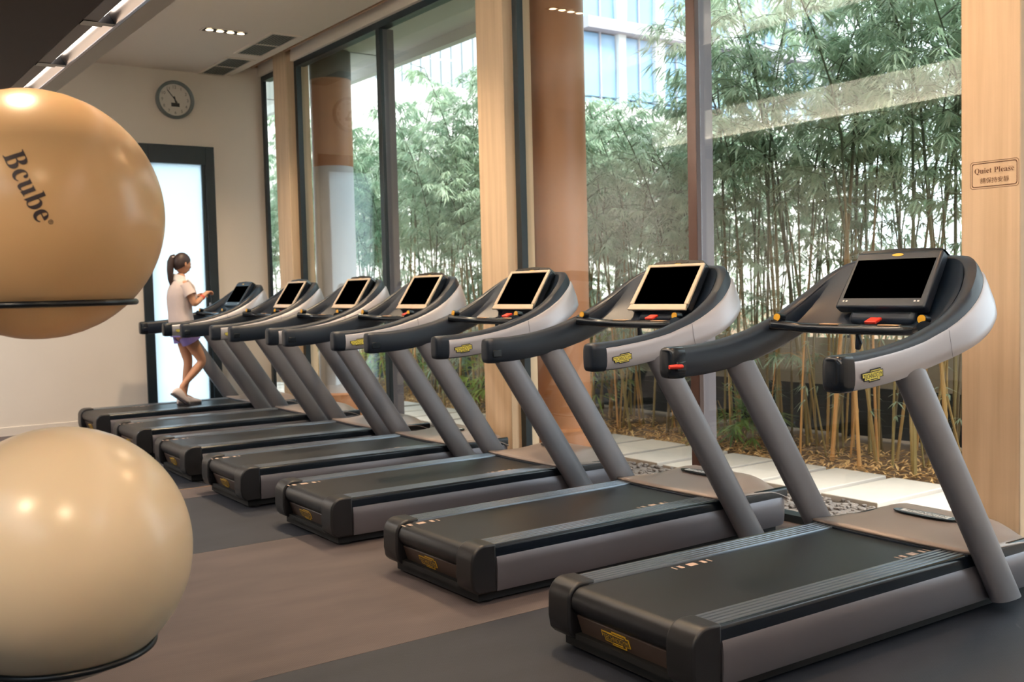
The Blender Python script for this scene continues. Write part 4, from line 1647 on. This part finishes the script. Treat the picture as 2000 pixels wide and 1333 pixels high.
SV = []
for k in range(9):
    mb, fo = stem_variant(40 + k)
    t = thing('bamboo_shoot', 'thin nearly bare bamboo shoot standing in the dry leaves behind the path', 'bamboo', (0, 0, 0), 0, 'thin bamboo shoots behind the path')
    mb.build('culm', M_culm, t, smooth=True)
    fo.build('foliage', M_leaf, t)['kind'] = 'stuff'
    SV.append([t, False])
for k in range(130):
    v = k % 9
    t, used = SV[v]
    o = t if not used else copy_tree(t)
    SV[v][1] = True
    yy = rb.uniform(0.9, 11.5)
    o.location = (rb.uniform(4.45, 5.8), yy, ZG - 0.04)
    o.rotation_euler = (0, 0, rb.uniform(0, 6.28))
    s_ = rb.uniform(0.75, 1.1)
    o.scale = (s_, s_, s_)


# leafy bushes at the foot of the bamboo and behind it
def bush(loc, rx, ry, rz, n, L, m, label, seed, nm='leafy_bush', grp=None):
    R = random.Random(seed)
    fo = MB()
    for _ in range(n):
        a, e = R.uniform(0, 6.28), math.asin(R.uniform(-0.2, 1))
        k = R.uniform(0.35, 1.0)
        d = Vector((math.cos(a) * math.cos(e), math.sin(a) * math.cos(e), math.sin(e)))
        p = Vector((d.x * rx * k, d.y * ry * k, rz * (0.35 + 0.65 * d.z * k)))
        spray(fo, p, Vector((d.x, d.y, d.z * 0.5 + 0.1)), R.randint(4, 7), L * R.uniform(0.7, 1.2), R)
    t = thing(nm, label, 'bush', loc, 0, grp)
    f_ = fo.build('foliage', m, t)
    f_['kind'] = 'stuff'
    st_ = MB()
    for k in range(5):
        a = 2 * PI * k / 5
        st_.tube([(0.03 * math.cos(a), 0.03 * math.sin(a), 0), (rx * 0.5 * math.cos(a), ry * 0.5 * math.sin(a), rz * 0.8)], [0.012, 0.005], 5)
    st_.build('stem', M_culm, t)
    return t


bush((4.75, 4.28, ZG - 0.05), 0.42, 0.40, 0.55, 70, 0.24, M_leaf2, 'low broad leafed bush at the path edge behind the second treadmill', 61)
bush((4.9, 6.55, ZG - 0.05), 0.35, 0.35, 1.35, 70, 0.20, M_leaf2, 'yellow green bush beside the round brown column', 62)
bush((4.7, 8.3, ZG - 0.05), 0.5, 0.7, 0.85, 120, 0.22, M_leaf2, 'dark green bush beside the path behind the fourth treadmill', 63)
bush((4.8, 10.9, ZG - 0.05), 0.6, 0.9, 1.2, 140, 0.22, M_leaf2, 'green bush outside beyond the pale round column', 64)
bush((5.0, 13.2, ZG - 0.05), 0.7, 1.2, 2.2, 220, 0.24, M_leaf2, 'tall green bush outside seen through the narrow far window', 65)
for k, (x, y, h, n) in enumerate(((5.3, 9.6, 1.9, 200), (5.6, 11.5, 2.2, 220), (5.2, 7.4, 1.4, 130))):
    bush((x, y, -0.1), 0.7, 0.9, h, n, 0.24, M_leaf, ['waist high bamboo bush outside, first beyond the round column with pale half', 'bamboo bush outside left of the mullion in the left wide window',
         'bamboo bush outside between the two round columns'][k], 80 + k)
for k, (x, y, h, n) in enumerate(((7.6, 5.2, 3.0, 240), (7.8, 7.6, 3.0, 240), (7.9, 10.4, 3.3, 260), (8.2, 13.6, 3.4, 260), (8.0, 3.4, 3.2, 200))):
    bush((x, y, -0.1), 1.0, 1.3, h, n, 0.30, M_leaf, ['bushy green thicket behind the fence, behind the bare stems', 'green thicket behind the fence near the round column', 'green thicket behind the fence in the left wide window',
         'farthest green thicket behind the fence', 'green thicket behind the fence near the quiet sign'][k], 70 + k, 'thicket')

# ------------------------------------------------------------------ far buildings
M_fin = mat('facade_white', C8(205, 210, 212), 0.7)
M_fgl = mat('facade_glass', C8(150, 172, 190), 0.25, spec=0.6)
M_fgap = mat('facade_gap', C8(104, 114, 124), 0.7)
bl = thing('office_block', 'white office block of narrow upright panels far beyond the left windows', 'building', (25, 50, 0))
MB().box((0.15, -12.5, 0), (2.2, 30, 26)).build('body', M_fgap, bl)
f0 = None
for k in range(10, 52):
    if f0 is None:
        f0 = MB().box((-0.1, -0.40, 0), (0.2, 0.40, 26)).build('facade_panel', M_fin, bl)
        o = f0
    else:
        o = f0.copy()
        COL.objects.link(o)
    o.location = (0, -21.2 + k * 0.97, 0)
for z in range(3, 26, 3):
    MB().box((0.02, -12.5, z), (0.17, 30, z + 0.25)).build('floor_band', M_fgap, bl)
for (k, z) in ((22, 8.6), (23, 8.6), (24, 8.6), (25, 8.6)):
    MB().box((-0.14, -21.6 + k * 0.97, z), (0.0, -20.85 + k * 0.97, z + 3.6)).build('window', M_fgl, bl)

M_glassblue = mat('tower_glass', C8(128, 166, 200), 0.2, spec=0.6, var=0.12, vscale=0.6)
M_pod = mat('podium_white', C8(225, 225, 222), 0.7)
M_band = mat('tower_band', C8(168, 166, 176), 0.6)
gt = thing('glass_tower', 'tall building of blue glass with white ribs and a grey ledge, far behind the bamboo', 'building', (32, 34, 0))
MB().box((-4.4, 0.3, 0), (14, 10, 30)).build('body', M_fgap, gt)
rg_ = random.Random(5)
MB().box((-26, -0.6, 0), (14, -0.2, 9.6)).build('podium', M_pod, gt)
x = -4.3
while x < 12:
    wv_ = rg_.choice((1.0, 1.5, 1.9))
    for (z0, z1) in ((9.7, 10), (10.1, 12.95), (13.6, 16.6), (16.75, 19.8), (19.95, 29)):
        MB().box((x, 0.15, z0), (x + wv_, 0.32, z1)).build('window_pane', M_glassblue, gt)
    MB().box((x + wv_ * 0.5 - 0.03, 0.05, 0), (x + wv_ * 0.5 + 0.03, 0.2, 30)).build('mullion', M_band, gt)
    w2 = rg_.choice((0.45, 0.5, 0.8))
    # white rib that widens and narrows with height
    ribs = []
    for q in range(13):
        z = q * 2.4
        hw_ = w2 * (0.5 + 0.16 * math.sin(q * 1.9 + x))
        ribs.append([(x + wv_ + w2 / 2 - hw_, 0.3, z), (x + wv_ + w2 / 2 - hw_, -0.1, z), (x + wv_ + w2 / 2 + hw_, -0.1, z), (x + wv_ + w2 / 2 + hw_, 0.3, z)])
    MB().loft(ribs).build('rib', M_fin, gt)
    x += wv_ + w2
MB().box((-4.5, -0.5, 13.0), (14, 0.3, 13.5)).build('ledge', M_band, gt)
